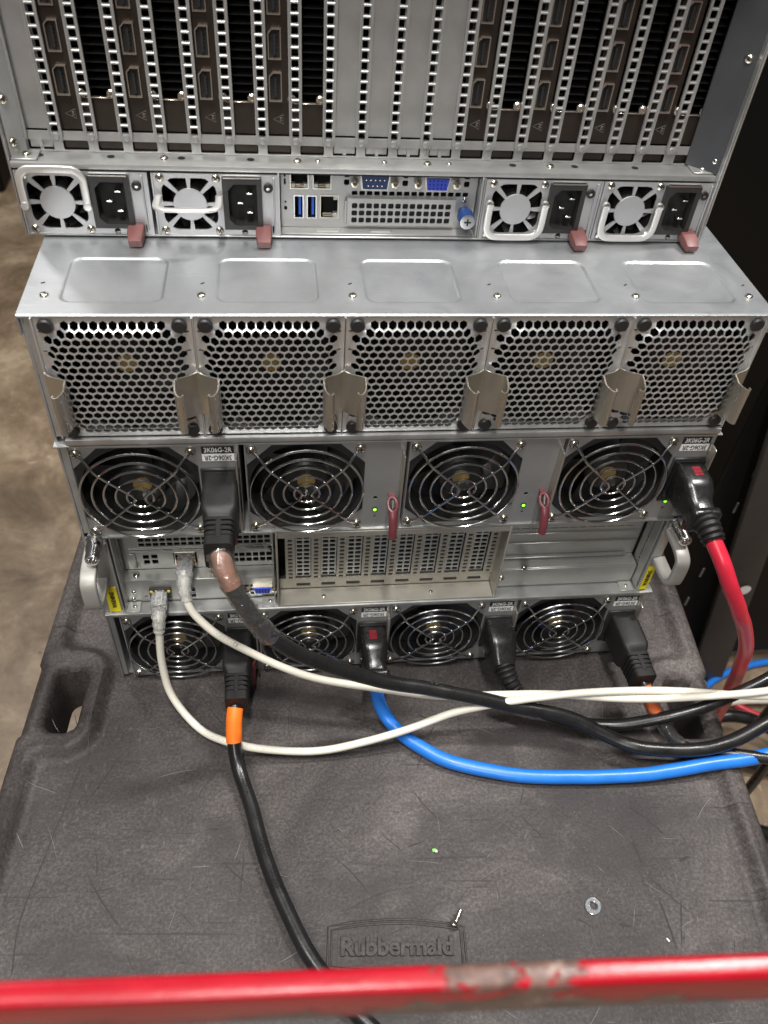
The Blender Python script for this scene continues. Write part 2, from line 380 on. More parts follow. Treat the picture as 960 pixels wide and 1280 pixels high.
# ------------------------------------------------------------------ cart
A = R(4.5)
cart = thing('utility_cart', 'black moulded plastic cart with hand holes, its scuffed deck carrying both servers', 'utility cart', (0, 0, FLOOR), rz=-A)
U0, V0, V1 = 0.2945, -0.40, 0.66
def smooth(a, b, x):
    t = min(1, max(0, (x-a)/(b-a))); return t*t*(3-2*t)
def sd_rr(u, v, cu, cv, hu, hv, r):
    dx = abs(u-cu)-hu+r; dy = abs(v-cv)-hv+r
    return math.hypot(max(dx, 0), max(dy, 0))+min(max(dx, dy), 0)-r
HU, HV, HHU, HHV = 0.2617, -0.0405, 0.0125, 0.0290
def hole(u, v): return sd_rr(abs(u), v, HU, HV, HHU, HHV, 0.009)
def deck_h(u, v):
    a = abs(u)
    # raised border, bulging inwards round each hand hole
    d1 = 0.2735-a
    dbr = sd_rr(a, v, 0.268, HV, 0.0365, 0.0505, 0.026)
    k = 0.012
    hh = max(k-abs(d1-dbr), 0)/k; d = min(d1, dbr)-hh*hh*k*0.25
    h = 0.0065*(1-smooth(-0.006, 0.004, d))
    h += 0.0022*math.exp(-((d+0.006)/0.0035)**2)
    h -= 0.0010*math.exp(-((d-0.005)/0.003)**2)
    dh = hole(u, v)
    if dh < 0.009: t = max(0, 0.009-dh)/0.009; h -= 0.007*(1-math.sqrt(max(0, 1-t*t)))
    de = U0-a
    inset = 0.0045*(1-smooth(HHV+0.002, HHV+0.008, abs(v-HV)))
    de -= inset
    r = 0.010
    if de < r: t = min(1, (r-de)/r); h -= r*(1-math.sqrt(max(0, 1-t*t)))
    n = noise.noise(Vector((u*9, v*9, 0)))*0.0006
    return h+n*smooth(0, 0.02, d)*smooth(0.5, 1.0, math.hypot((u-0.005)/0.06, (v+0.23)/0.03))
us = sorted(set([-U0+i*0.0025 for i in range(int(2*U0/0.0025)+1)]+[U0]))
NV = int((V1-V0)/0.003)
mb = MB(); bm = mb.bm; grid = []
for j in range(NV+1):
    v = V0+(V1-V0)*j/NV
    row = []
    for u in us:
        uu = u; vv = v
        dh = hole(uu, vv)
        if abs(dh) < 0.0019:
            e = 1e-4; gx = (hole(uu+e, vv)-dh)/e; gy = (hole(uu, vv+e)-dh)/e; gl = math.hypot(gx, gy) or 1
            uu -= gx/gl*dh; vv -= gy/gl*dh
        if abs(uu) > U0-0.001:
            uu = math.copysign(U0-0.0045*(1-smooth(HHV+0.002, HHV+0.008, abs(vv-HV))), uu)
        row.append(bm.verts.new((uu, vv, deck_h(uu, vv))))
    grid.append(row)
for j in range(NV):
    for i in range(len(us)-1):
        f = (grid[j][i], grid[j][i+1], grid[j+1][i+1], grid[j+1][i])
        c = sum((x.co for x in f), Vector())/4
        if hole(c.x, c.y) < -0.0002: continue
        bm.faces.new(f)
loose = [v for v in bm.verts if not v.link_faces]; bmesh.ops.delete(bm, geom=loose, context='VERTS')
be = [e for e in bm.edges if e.is_boundary]
ex = bmesh.ops.extrude_edge_only(bm, edges=be)
for g in ex['geom']:
    if isinstance(g, bmesh.types.BMVert): g.co.z = -0.055
part('deck', mb.mesh('deck', 'cart_plastic', ang=50), cart, (0, 0, 0))
mb = MB()
for su in (-1, 1):
    for v in (V0+0.06, V1-0.06): mb.box((su*0.25-0.03, v-0.03, 0.16-0), (su*0.25+0.03, v+0.03, 0.70), 0.006)
part('leg_frame', mb.mesh('legs', 'cart_plastic'), cart, (0, 0, FLOOR))
mb = MB(); mb.box((-0.28, V0+0.01, 0.13), (0.28, V1-0.01, 0.17), 0.008)
part('lower_shelf', mb.mesh('shelf', 'cart_plastic'), cart, (0, 0, FLOOR))
wm = MB().cyl((-0.015, 0, 0.06), (0.015, 0, 0.06), 0.06, n=24).box((-0.022, -0.02, 0.06), (-0.017, 0.02, 0.13)).box((0.017, -0.02, 0.06), (0.022, 0.02, 0.13)).mesh('caster', 'black_plastic')
for su in (-0.22, 0.22):
    for v in (V0+0.08, V1-0.08): part('caster', wm, cart, (su, v, FLOOR))
# moulded maker's emblem: raised frame and lettering
me = text_mesh('Rubbermaid', 0.0160, 0.0012, 'cart_plastic', bev=0.00045, font_sx=1.0, bold=0.0003)
emb = part('emblem_lettering', me, cart, (0.0049, -0.2304, 0.0008))
def emb_frame(s, hz, top):
    P = []
    for k in range(13): t = -1+2*k/12; P.append((t*s, hz+top*(1-t*t)))
    for k in range(13): t = 1-2*k/12; P.append((t*s, -hz-top*0.5*(1-t*t)))
    return P
mb = MB()
for s_, h_, t_ in ((0.0475, 0.0135, 0.0045), (0.0450, 0.0112, 0.0042)):
    mb.tube([(x, z, 0) for x, z in emb_frame(s_, h_, t_)], 0.00075, 6, True)
part('emblem_frame', mb.mesh('emblem_frame', 'cart_plastic'), cart, (0.0049, -0.2304, 0.0005))
# scratches, scuffs and one shadow edge drawn as a dark mark
def scratches(name, matn, segs):
    mb = MB(); bm = mb.bm
    for (u, v, ln, an, w) in segs:
        d = Vector((math.cos(an), math.sin(an), 0)); s = Vector((-d.y, d.x, 0)); p = Vector((u, v, 0)); n = 7; row = []
        bend = random.uniform(-0.12, 0.12) if ln > 0.013 else 0
        for k in range(n):
            t = k/(n-1); ww = w*(0.15+math.sin(math.pi*min(1, max(0, t)))**0.6)*random.uniform(0.7, 1.1)
            c = p+d*ln*(t-0.5)+s*bend*ln*(t-0.5)**2*2
            z = deck_h(c.x, c.y)+0.0003
            row.append((bm.verts.new((c.x+s.x*ww/2, c.y+s.y*ww/2, z)), bm.verts.new((c.x-s.x*ww/2, c.y-s.y*ww/2, z))))
        for a, b2 in zip(row, row[1:]): bm.faces.new((a[0], a[1], b2[1], b2[0]))
    part(name, mb.mesh(name, matn), cart, (0, 0, 0), kind='stuff')
seg = []
for k in range(60): seg.append((random.uniform(-0.25, 0.25), random.uniform(-0.28, -0.04), random.choice((0.008, 0.014, 0.022, 0.04)), random.choice((R(80), R(95), R(60), R(-40), R(10), R(130)))+random.uniform(-0.25, 0.25), random.uniform(0.0003, 0.0008)))
seg += [(0.19, -0.165, 0.02, R(100), 0.0018), (0.205, -0.14, 0.03, R(-45), 0.0012), (0.225, -0.17, 0.010, R(20), 0.0025), (0.168, -0.217, 0.008, R(-10), 0.003), (0.20, -0.215, 0.035, R(97), 0.0016),
        (0.21, -0.215, 0.035, R(75), 0.0010), (-0.23, -0.10, 0.008, R(-60), 0.003), (-0.105, -0.18, 0.030, R(90), 0.0008), (-0.2, -0.20, 0.05, R(-50), 0.0012)]
def shadow_edge(pts, w):
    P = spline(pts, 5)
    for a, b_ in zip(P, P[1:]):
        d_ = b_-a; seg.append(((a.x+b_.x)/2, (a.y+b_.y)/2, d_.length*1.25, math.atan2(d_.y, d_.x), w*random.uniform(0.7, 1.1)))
shadow_edge([(-0.2382, -0.0996, 0), (-0.2463, -0.1601, 0), (-0.2529, -0.2113, 0), (-0.2490, -0.2443, 0)], 0.0011)  # curved shadow edge on the deck, painted as a thin dark line
scratches('scratch_and_shadow_marks', 'mark_dark', seg)
seg = []
for k in range(110): seg.append((random.uniform(-0.27, 0.27), random.uniform(-0.29, -0.02), random.choice((0.001, 0.0015, 0.006, 0.015, 0.03)), random.uniform(0, 3.14), random.uniform(0.0002, 0.0005)))
scratches('scuff_marks', 'mark_pale', seg)

# ------------------------------------------------------------------ shared small meshes
def screw_mesh(r, h, mt='screw_steel', dark='black_void'):
    mb = MB(); mb.lathe([(r, 0), (r, h*0.25), (r*0.9, h*0.62), (r*0.62, h*0.92), (0, h)], (0, 0, 0), n=18)
    mb.mi = 1
    for an in (0.35, 0.35+math.pi/2):
        q = Matrix.Rotation(an, 3, 'Y'); mb.box((-r*0.55, -h*1.03, -r*0.11), (r*0.55, -h*0.7, r*0.11), rot=q)
    return mb.mesh('screw', [mt, dark])
M_SCREW = screw_mesh(0.0036, 0.0026)
M_SCREW_S = screw_mesh(0.0026, 0.0016)
M_SCREW_XS = screw_mesh(0.0017, 0.0011, 'chrome')
def rotor_mesh(r, hub, nb, y0, gold, matn='fan_black'):
    mb = MB(); mb.mi = 0
    mb.lathe([(hub, 0.012), (hub, -0.001), (hub*0.9, -0.003), (0, -0.003)], (0, y0, 0), (0, 1, 0), 28)
    for k in range(nb):
        a0 = 2*math.pi*k/nb; rows = []
        for i in range(5):
            rr = hub*0.95+(r-hub*0.95)*i/4; sw = 0.5*i/4
            A_, B_ = a0+sw, a0+sw+0.75*2*math.pi/nb
            rows.append([mb.bm.verts.new((rr*math.cos(A_), y0+0.001, rr*math.sin(A_))), mb.bm.verts.new((rr*math.cos((A_+B_)/2), y0+0.005, rr*math.sin((A_+B_)/2))), mb.bm.verts.new((rr*math.cos(B_), y0+0.013, rr*math.sin(B_)))])
        for p, q in zip(rows, rows[1:]):
            for j in range(2): mb.bm.faces.new((p[j], p[j+1], q[j+1], q[j]))
    mb.mi = 1; mb.lathe([(gold, 0), (gold, 0.0004), (0, 0.0004)], (0, y0-0.003, 0), (0, -1, 0), 20)
    return mb.mesh('rotor', [matn, 'hub_gold'])

# ------------------------------------------------------------------ lower server
LX0, LX1 = -0.2222, 0.2182
low = thing('lower_server', 'tall rack server resting on the cart deck, with five honeycomb fan grilles along its top', 'server', (-0.002, 0, 0.0015), 'servers stacked on the cart')
mb = MB(); D = 0.62
mb.box((LX0, 0.0012, 0.0015), (LX0+0.0015, D, 0.3535), 0.0003); mb.box((LX1-0.0015, 0.0012, 0.0015), (LX1, D, 0.3535), 0.0003)
mb.box((LX0+0.0018, 0.004, 0.0015), (LX1-0.0018, D, 0.0030)); mb.box((LX0+0.0018, D-0.002, 0.0033), (LX1-0.0018, D, 0.3535))
mb.box((LX0+0.0016, 0.0014, 0.2672), (LX0+0.0070, 0.03, 0.3538), 0.0004); mb.box((LX1-0.0040, 0.0014, 0.2672), (LX1-0.0016, 0.03, 0.3538), 0.0004)
mb.box((LX0+0.0016, 0.0014, 0.1790), (LX0+0.0055, 0.03, 0.2612), 0.0004); mb.box((LX1-0.0040, 0.0014, 0.1790), (LX1-0.0016, 0.03, 0.2612), 0.0004)
mb.box((LX0+0.0016, 0.0014, 0.0035), (LX0+0.0058, 0.03, 0.0872), 0.0004); mb.box((LX1-0.0040, 0.0014, 0.0035), (LX1-0.0016, 0.03, 0.0872), 0.0004)
part('housing', mb.mesh('housing', 'zinc_steel'), low)
mb = MB()
mb.box((LX0+0.003, 0.15, 0.004), (LX1-0.003, 0.16, 0.352))
for z in (0.0885, 0.177, 0.2640): mb.box((LX0+0.003, 0.030, z-0.0008), (LX1-0.003, 0.1495, z+0.0008))
part('inner_bulkhead', mb.mesh('bulkhead', 'black_void'), low)
# top cover with its pressed panels
mb = MB(); bm = mb.bm
EMB = [(-0.1745, 0.0570), (-0.0868, 0.0590), (-0.0012, 0.0575), (0.0853, 0.0560), (0.1700, 0.0605)]
def cover_h(x, y):
    h = 0
    for cx, w in EMB:
        d = sd_rr(x, y, cx, 0.0375, w/2, 0.0250, 0.007)
        h += -0.0009*(1-smooth(-0.0014, 0.0004, d))
    h -= 0.0007*(1-smooth(0.0, 0.0008, y+0.0008)) if y < 0.0001 else 0
    return h
xs = [LX0-0.001+(LX1-LX0+0.002)*i/520 for i in range(521)]
ys = [-0.0008, -0.0006, -0.0003, 0.0, 0.004, 0.008]+[0.0100+0.0008*i for i in range(72)]+[0.1, 0.2, D]
g = [[bm.verts.new((x, y, 0.3556+cover_h(x, y))) for x in xs] for y in ys]
for j in range(len(ys)-1):
    for i in range(len(xs)-1): bm.faces.new((g[j][i], g[j][i+1], g[j+1][i+1], g[j+1][i]))
be = [e for e in bm.edges if e.is_boundary]; ex = bmesh.ops.extrude_edge_only(bm, edges=be)
for v in ex['geom']:
    if isinstance(v, bmesh.types.BMVert): v.co.z = 0.3536
mb.box((LX0-0.0016, 0.0, 0.3420), (LX0-0.0002, 0.10, 0.3545), 0.0003); mb.box((LX1+0.0002, 0.0, 0.3420), (LX1+0.0016, 0.10, 0.3545), 0.0003)
cover = part('top_cover', mb.mesh('top_cover', 'cover_metal', ang=25), low)
flat = (R(-90), 0, 0)
for x in (-0.2115, -0.1248, -0.0376, 0.0493, 0.1361, 0.2100): part('screw', M_SCREW_S, cover, (x, 0.0194, 0.3556), flat)
slot = MB().box((-0.0012, -0.0005, -0.0003), (0.0012, 0.0005, 0.0001)).mesh('slot', 'black_void')
for x in (-0.2145, -0.1248, -0.0382, 0.0470, 0.1340, 0.2120): part('vent_nick', slot, cover, (x, 0.033, 0.3557), (0, 0, 0.6))

# --- fan modules
FH = 0.0427
def dome(x, z):
    d = min(0.0405-abs(x), 0.0402-abs(z), (0.0685-abs(x)-abs(z))/1.414)
    return 0.0044*smooth(0.0, 0.0085, d)
p, rowp = 0.00522, 0.00468; hexes = []
for r in range(-8, 9):
    z = r*rowp
    for i in range(-9, 10):
        x = i*p+(p/2 if r % 2 else 0)
        if abs(x) <= 0.0372 and abs(z) <= 0.0385 and abs(x)+abs(z) <= 0.0652: hexes.append(circ(x, z, 0.00262, 6, math.pi/6))
notch = [rect(sx*0.0398-0.0012, sx*0.0398+0.0012, z-0.0006, z+0.0006) for sx in (-1, 1) for z in (0.0205, 0.0330)]
me = plate(rect(-0.0427, 0.0427, -FH, FH), hexes+notch, 0.0011, 'honeycomb_steel', 'fan_module')
for v in me.vertices: v.co.y -= dome(v.co.x, v.co.z)
mb = MB(); mb.add(me)
for sx in (-1, 1): mb.box((sx*0.0430-0.0004, -0.0022, -FH), (sx*0.0430+0.0004, 0.03, FH))
mb.box((-0.0424, 0.001, FH-0.0012), (0.0424, 0.03, FH-0.0002)); mb.box((-0.0424, 0.001, -FH+0.0002), (0.0424, 0.03, -FH+0.0012))
M_FANMOD = mb.mesh('fan_module', 'honeycomb_steel', ang=30)
M_KNOB = MB().lathe([(0.0030, 0), (0.0043, 0.0006), (0.0044, 0.0022), (0.0036, 0.0031), (0, 0.0034)], (0, 0, 0), n=20).mesh('knob', 'black_plastic')
def clip_mesh(s):
    P = [(0.0, -0.0025), (-0.0040, -0.0058), (-0.0112, -0.0090), (-0.0124, -0.0100), (-0.0122, -0.0165), (-0.0112, -0.0205), (-0.0098, -0.0232), (-0.0080, -0.0236), (-0.0069, -0.0224), (-0.0074, -0.0210)]
    P = [(s*x, y) for x, y in P]; t = 0.00045; L_, R_ = [], []
    for i in range(len(P)):
        a = Vector(P[max(0, i-1)]); b = Vector(P[min(len(P)-1, i+1)]); d = (b-a).normalized(); n = Vector((-d.y, d.x))*t; c = Vector(P[i])
        L_.append(c+n); R_.append(c-n)
    mb = MB(); bm = mb.bm; z0, z1 = -0.0225, 0.0068
    def zt(i): return z1-(0.002 if i > 3 else 0)
    vs = [[bm.verts.new((q.x, q.y, z)) for z in (z0-(0.001 if i < 3 else 0), zt(i)) for q in (L_[i], R_[i])] for i in range(len(P))]
    for a, b in zip(vs, vs[1:]):
        bm.faces.new((a[0], b[0], b[2], a[2])); bm.faces.new((a[1], b[1], b[3], a[3])); bm.faces.new((a[2], b[2], b[3], a[3])); bm.faces.new((a[0], b[0], b[1], a[1]))
    bm.faces.new(vs[0]); bm.faces.new((vs[-1][0], vs[-1][1], vs[-1][3], vs[-1][2]))
    return mb.mesh('spring_clip', 'spring_steel', ang=60)
M_CLIP = {s: clip_mesh(s) for s in (-1, 1)}
M_ROTOR_L = rotor_mesh(0.038, 0.019, 7, 0.018, 0.0062, 'fan_dark')
mb = MB(); mb.lathe([(0.0405, 0.004), (0.0395, 0.030), (0.0390, 0.034), (0, 0.034)], (0, 0.0, 0), (0, 1, 0), 40)
M_SHROUD = mb.mesh('fan_shroud', 'fan_dark')
FANX = [-0.1728, -0.0863, 0.0, 0.0864, 0.1730]
for x in FANX:
    f = part('fan_module', M_FANMOD, low, (x, 0, 0.3113))
    part('fan_shroud', M_SHROUD, f, (x, 0.0015, 0.3113))
    part('rotor', M_ROTOR_L, f, (x, 0.0015, 0.3113), (0, random.uniform(0, 1), 0))
    for sx in (-1, 1):
        for sz in (-1, 1): part('knob', M_KNOB, f, (x+sx*0.0361, 0, 0.3113+sz*0.0376))
        part('spring_clip', M_CLIP[-1 if sx < 0 else 1], f, (x+sx*0.0430, 0, 0.3113))
# --- horizontal trims
def strip(name, x0, x1, y0, y1, z0, z1, matn='zinc_steel', bev=0.0006):
    return part(name, MB().box((x0, y0, z0), (x1, y1, z1), bev, 2).mesh(name, matn), low)
strip('trim_strip', LX0+0.0075, LX1-0.002, -0.0035, 0.0, 0.2636, 0.2680)
strip('trim_strip', LX0-0.0008, LX1+0.0010, -0.0030, 0.03, 0.2614, 0.2626, bev=0.0004)
strip('trim_strip', LX0+0.004, LX1-0.006, -0.0022, 0.03, 0.1767, 0.1785, bev=0.0004)
strip('trim_strip', LX0+0.0012, LX1+0.004, -0.0030, 0.009, 0.0878, 0.0912, bev=0.0006)

# --- power supplies (large)
FCX, FCZ = -0.0130, -0.0008
def octo(cx, cz, h, c): return [(cx-c, cz-h), (cx+c, cz-h), (cx+h, cz-c), (cx+h, cz+c), (cx+c, cz+h), (cx-c, cz+h), (cx-h, cz+c), (cx-h, cz-c)]
PH = 0.0412
me = plate(rect(-0.0532, 0.0532, -PH, PH), [octo(FCX, FCZ, 0.0393, 0.0225), circ(0.0350, -0.0120, 0.0016, 10), circ(0.0355, -0.0305, 0.0010, 8)], 0.0011, 'supply_steel')
mb = MB(); mb.add(me); mb.box((-0.0532, 0.0013, PH-0.0012), (0.0532, 0.03, PH)); mb.box((-0.0532, 0.0013, -PH), (0.0532, 0.03, -PH+0.0012))
for sx in (-1, 1): mb.box((sx*0.0528-0.0006, 0.0013, -PH+0.0014), (sx*0.0528+0.0006, 0.03, PH-0.0014))
mb.box((-0.0533, -0.0016, -PH), (-0.0525, -0.0002, PH))
M_PSU = mb.mesh('power_supply', 'supply_steel', ang=30)
mb = MB()
for rr in (0.0383, 0.0308, 0.0234, 0.0158, 0.0086): mb.ring((FCX, -0.0052, FCZ), rr, 0.00085, 56, 8)
for s in (-1, 1):
    pts = [(s*0.0340, 0.0340), (s*0.0300, 0.0300), (s*0.0245, 0.0225), (s*0.0085, 0.0068), (s*0.0055, 0.0040), (s*0.0036, 0.0012), (s*0.0036, -0.0012), (s*0.0055, -0.0040), (s*0.0085, -0.0068), (s*0.0245, -0.0225), (s*0.0300, -0.0300), (s*0.0340, -0.0340)]
    yy = [-0.0018, -0.0040]+[-0.0068]*8+[-0.0040, -0.0018]
    mb.tube(spline([(FCX+x, y, FCZ+z) for (x, z), y in zip(pts, yy)], 4), 0.00095, 8)
M_GUARD = mb.mesh('fan_guard', 'wire_chrome')
mb = MB(); mb.lathe([(0.0400, 0.0015), (0.0385, 0.006), (0.0380, 0.026), (0, 0.026)], (FCX, 0, FCZ), (0, 1, 0), 48)
mb.mi = 0
M_FRAME = mb.mesh('fan_frame', 'fan_black')
fpl = plate(octo(FCX, FCZ, 0.0405, 0.0232), [circ(FCX, FCZ, 0.0385, 48)], 0.0012, 'black_plastic'); M_FRAMEP = fpl
for v in fpl.vertices: v.co.y += 0.0016
M_ROTOR_P = rotor_mesh(0.0375, 0.0165, 5, 0.0085, 0.0062)
M_SIDE = MB().box((-0.0007, -0.0085, -0.0360), (0.0007, 0, 0.0330), 0.0005, 2).mesh('side_handle', 'spring_steel')
# lever latch: a slim red lever standing out of the face with an eye near its root
mb = MB()
mb.sweep([(0, 0.0005, 0.0010), (0, -0.0045, 0.0)], [(-0.0020, -0.0012), (0.0020, -0.0012), (0.0020, 0.0012), (-0.0020, 0.0012)], up=(0, 0, 1))
q = [(0.0032*math.cos(a), -0.0085-0.0050*math.sin(a), -0.0015-0.0022*math.sin(a)) for a in [2*math.pi*k/20 for k in range(20)]]
mb.tube(q, 0.0012, 8, True)
mb.sweep(spline([(0, -0.0125, -0.0040), (0, -0.0160, -0.0080), (0, -0.0185, -0.0150), (0, -0.0200, -0.0230)], 5), lambda i: [((0.0034-0.0006*i/15)*math.cos(2*math.pi*j/12), 0.0026*math.sin(2*math.pi*j/12)) for j in range(12)], up=(0, -1, 0.5))
mb.mi = 1; mb.tube([(0.0006, -0.0055, 0.0005), (0.0002, -0.0105, -0.0035)], 0.0008, 6)
M_LATCH = mb.mesh('release_latch', ['latch_red', 'chrome'])
mb = MB(); mb.lathe([(0.0020, 0), (0.0020, 0.0007), (0.0013, 0.0008)], (0, 0, 0), n=16); mb.mi = 1; mb.lathe([(0.0013, 0.0008), (0.0008, 0.0014), (0, 0.0015)], (0, 0, 0), n=16)
M_LED = mb.mesh('status_light', ['black_plastic', 'led_green'])
mb = MB(); mb.box((-0.0127, -0.0022, -0.0225), (0.0127, 0.0, 0.0200), 0.0008); mb.mi = 1; mb.box((-0.0105, -0.0026, -0.0190), (0.0105, -0.0020, 0.0172), 0.0002)
M_INLET = mb.mesh('power_inlet', ['black_plastic', 'black_void'])
# model number sticker: white on black, and the same upside down in black on white
mb = MB(); mb.box((-0.0103, -0.0003, 0.0002), (0.0103, 0, 0.0062)); mb.mi = 1; mb.box((-0.0103, -0.0003, -0.0062), (0.0103, 0, -0.0001))
t1 = text_mesh('3K06G-2R', 0.0056, 0.0002, 'sticker_white', font_sx=0.735, bold=0.00004)
X = Matrix.Translation((0, -0.0004, 0.0032)) @ Matrix.Rotation(R(90), 4, 'X')
mb.mi = 1; mb.add(t1, X)
mb.mi = 0; mb.add(t1, Matrix.Translation((0, -0.0004, -0.0032)) @ Matrix.Rotation(R(180), 4, 'Y') @ Matrix.Rotation(R(90), 4, 'X'))
M_STICK = mb.mesh('model_sticker', ['sticker_black', 'sticker_white'], smooth=False)
M_LED0 = M_LED.copy(); M_LED0.materials[1] = MATS['black_void']
def big_psu(x, z, plugged, lit=True, latch=True, label=None):
    o = part('power_supply', M_PSU, low, (x, 0, z), label=label)
    part('fan_frame', M_FRAMEP, o, (x, 0, z)); part('fan_housing', M_FRAME, o, (x, 0.0015, z)); part('rotor', M_ROTOR_P, o, (x+FCX, 0.002, z+FCZ), (0, random.uniform(0, 1.2), 0))
    part('fan_guard', M_GUARD, o, (x, 0, z))
    for sx in (-1, 1):
        for sz in (-1, 1): part('screw', M_SCREW, o, (x+FCX+sx*0.0357, 0, z+FCZ+sz*0.0357), (0, random.uniform(0, 1.5), 0))
    part('side_handle', M_SIDE, o, (x+0.0515, 0, z))
    part('status_light', M_LED if lit else M_LED0, o, (x+0.0352, 0, z-0.0232))
    if latch: part('release_latch', M_LATCH, o, (x+0.0462, 0, z-0.0095))
    if plugged:
        part('power_inlet', M_INLET, o, (x+0.0402, 0, z+0.0005))
        part('model_sticker', M_STICK, o, (x+0.0399, 0, z+0.0322))
    return o
for i, x in enumerate((-0.1627, -0.0526, 0.0561, 0.1643)): big_psu(x, 0.2198, i in (0, 3), label=None)
for i, x in enumerate((-0.1580, -0.0510, 0.0557, 0.1640)): big_psu(x, 0.0448, True, lit=False)

# --- middle tray: side walls, flanges, shelves
mb = MB()
for s, xw, xo in ((-1, -0.2062, LX0+0.0018), (1, 0.2085, LX1-0.0018)):
    mb.box((min(xw, xw+s*0.0012), -0.0012, 0.0915), (max(xw, xw+s*0.0012), 0.06, 0.1764), 0.0003)
    mb.box((min(xw+s*0.0014, xo), 0.0, 0.0915), (max(xw+s*0.0014, xo), 0.0012, 0.1764), 0.0003)
mb.box((LX0+0.004, 0.0095, 0.0896), (LX1-0.004, 0.06, 0.0908))
part('tray_frame', mb.mesh('tray_frame', 'tray_steel'), low)
def sq_grid(x0, z0, nx, nz, px, pz, w, h, r=0.0004, skip=()):
    return [rrect(x0+i*px-w/2, x0+i*px+w/2, z0+j*pz-h/2, z0+j*pz+h/2, r, 1) for i in range(nx) for j in range(nz) if (i, j) not in skip]
# perforated inner side walls
mw = plate(rect(0.0015, 0.020, 0.0930, 0.1760), [rrect(0.012-0.0010, 0.012+0.0010, z-0.0013, z+0.0013, 0.0003, 1) for z in [0.098+0.0042*k for k in range(18)]], 0.0010, 'tray_steel', plane='yz')
# left input/output panel
mbp = plate(rect(-0.2045, -0.0895, 0.0915, 0.1145), [rect(-0.1868, -0.1838, 0.0955, 0.0972), circ(-0.1899, 0.0972, 0.0009, 8), rect(-0.1610, -0.1525, 0.0945, 0.0978), rect(-0.1610, -0.1525, 0.1020, 0.1062)]
            + sq_grid(-0.1170, 0.0960, 5, 3, 0.0046, 0.0045, 0.0036, 0.0032, skip=((0, 0), (1, 0), (3, 0), (4, 0))), 0.0010, 'tray_steel', 'motherboard_panel')
pan = part('motherboard_panel', mbp, low, (0, 0.0095, 0))
part('card_shelf', MB().box((-0.2045, 0.0097, 0.1146), (-0.0895, 0.0215, 0.1156), 0.0003).mesh('card_shelf', 'tray_steel'), pan)
up_h = sq_grid(-0.1870, 0.1238, 2, 2, 0.0062, 0.0058, 0.0046, 0.0044)+sq_grid(-0.1200, 0.1228, 6, 2, 0.0052, 0.0058, 0.0042, 0.0044)
up_h += [rect(-0.197+0.0078*i, -0.197+0.0078*i+0.0062, 0.1368, 0.1378) for i in range(14)]
up_h += sq_grid(-0.1885, 0.1432, 19, 2, 0.0052, 0.0050, 0.0042, 0.0037)
up_h += [rect(-0.1667, -0.1490, 0.1205, 0.1335), rect(-0.1435, -0.1260, 0.1205, 0.1335)]
upp = part('card_cover', plate(rect(-0.2045, -0.0895, 0.1158, 0.1755), up_h, 0.0010, 'tray_steel', 'card_cover'), low, (0, 0.0216, 0))
mb = MB(); mb.box((-0.1985, 0.0206, 0.1352), (-0.0895, 0.0213, 0.1358)); mb.box((-0.1985, 0.0206, 0.1388), (-0.0895, 0.0213, 0.1394)); mb.box((-0.2010, 0.0204, 0.1185), (-0.1945, 0.0213, 0.1345), 0.0003)
part('cover_rib', mb.mesh('rib', 'tray_steel'), upp)
mb = MB(); mb.box((-0.204, 0.032, 0.093), (-0.090, 0.034, 0.174)); part('backing', mb.mesh('backing', 'black_void'), upp)
part('side_screen', mw, low, (-0.2052, 0, 0)); part('side_screen', mw, low, (0.2068, 0, 0)); part('side_screen', mw, low, (-0.0912, 0, 0)); 
def jack(w, h, d=0.008):
    mb = MB(); t = 0.0007
    mb.box((-w/2, -0.0012, -h/2), (-w/2+t, d, h/2)); mb.box((w/2-t, -0.0012, -h/2), (w/2, d, h/2)); mb.box((-w/2+t, -0.0012, h/2-t), (w/2-t, d, h/2)); mb.box((-w/2+t, -0.0012, -h/2), (w/2-t, d, -h/2+t))
    mb.mi = 1; mb.box((-w/2+t, d-0.001, -h/2+t), (w/2-t, d, h/2-t))
    mb.mi = 2; mb.box((-w/2+t, 0.0004, -h/2+t), (-w/2+0.0032, 0.003, -h/2+0.0030)); mb.box((w/2-0.0032, 0.0004, -h/2+t), (w/2-t, 0.003, -h/2+0.0030))
    return mb
M_JACK = jack(0.0155, 0.0130).mesh('network_port', ['screw_steel', 'black_void', 'port_amber'])
mb = MB(); w, h = 0.0164, 0.0112
mb.box((-w/2, -0.0018, -h/2), (w/2, 0.0006, h/2), 0.0003); mb.mi = 1
for sx in (-1, 1): mb.box((sx*0.0066-0.0011, -0.0024, h/2-0.0034), (sx*0.0066+0.0011, -0.0016, h/2-0.0010), 0.0002)
mb.mi = 2; mb.box((-0.0046, -0.0022, -0.0042), (0.0046, -0.0016, 0.0044), 0.0002); mb.mi = 3
for sx in (-0.5, 0.2): mb.box((sx*0.008, -0.0026, 0.0030), (sx*0.008+0.0020, -0.0020, 0.0052), 0.0002)
M_JACKY = mb.mesh('network_port', ['inlet_black', 'port_yellow', 'black_void', 'port_shell'])
part('network_port', M_JACK, upp, (-0.1579, 0.0212, 0.1272)); part('network_port', M_JACK, upp, (-0.1347, 0.0212, 0.1272))
part('network_port', M_JACKY, pan, (-0.1783, 0.0085, 0.1025))
mb = MB().box((-0.0048, -0.0006, -0.0026), (0.0048, 0.0, -0.0021)).box((-0.0048, -0.0006, 0.0021), (0.0048, 0.0, 0.0026)); mb.mi = 1; mb.box((-0.0047, -0.0002, -0.0020), (0.0047, 0.0004, 0.0020)); mb.mi = 2; mb.box((-0.0034, -0.0004, 0.0004), (0.0034, 0.0001, 0.0014))
M_USB = mb.mesh('usb_port', ['screw_steel', 'black_void', 'usb_blue'])
for z in (0.0968, 0.1036): part('usb_port', M_USB, pan, (-0.1568, 0.0095, z))
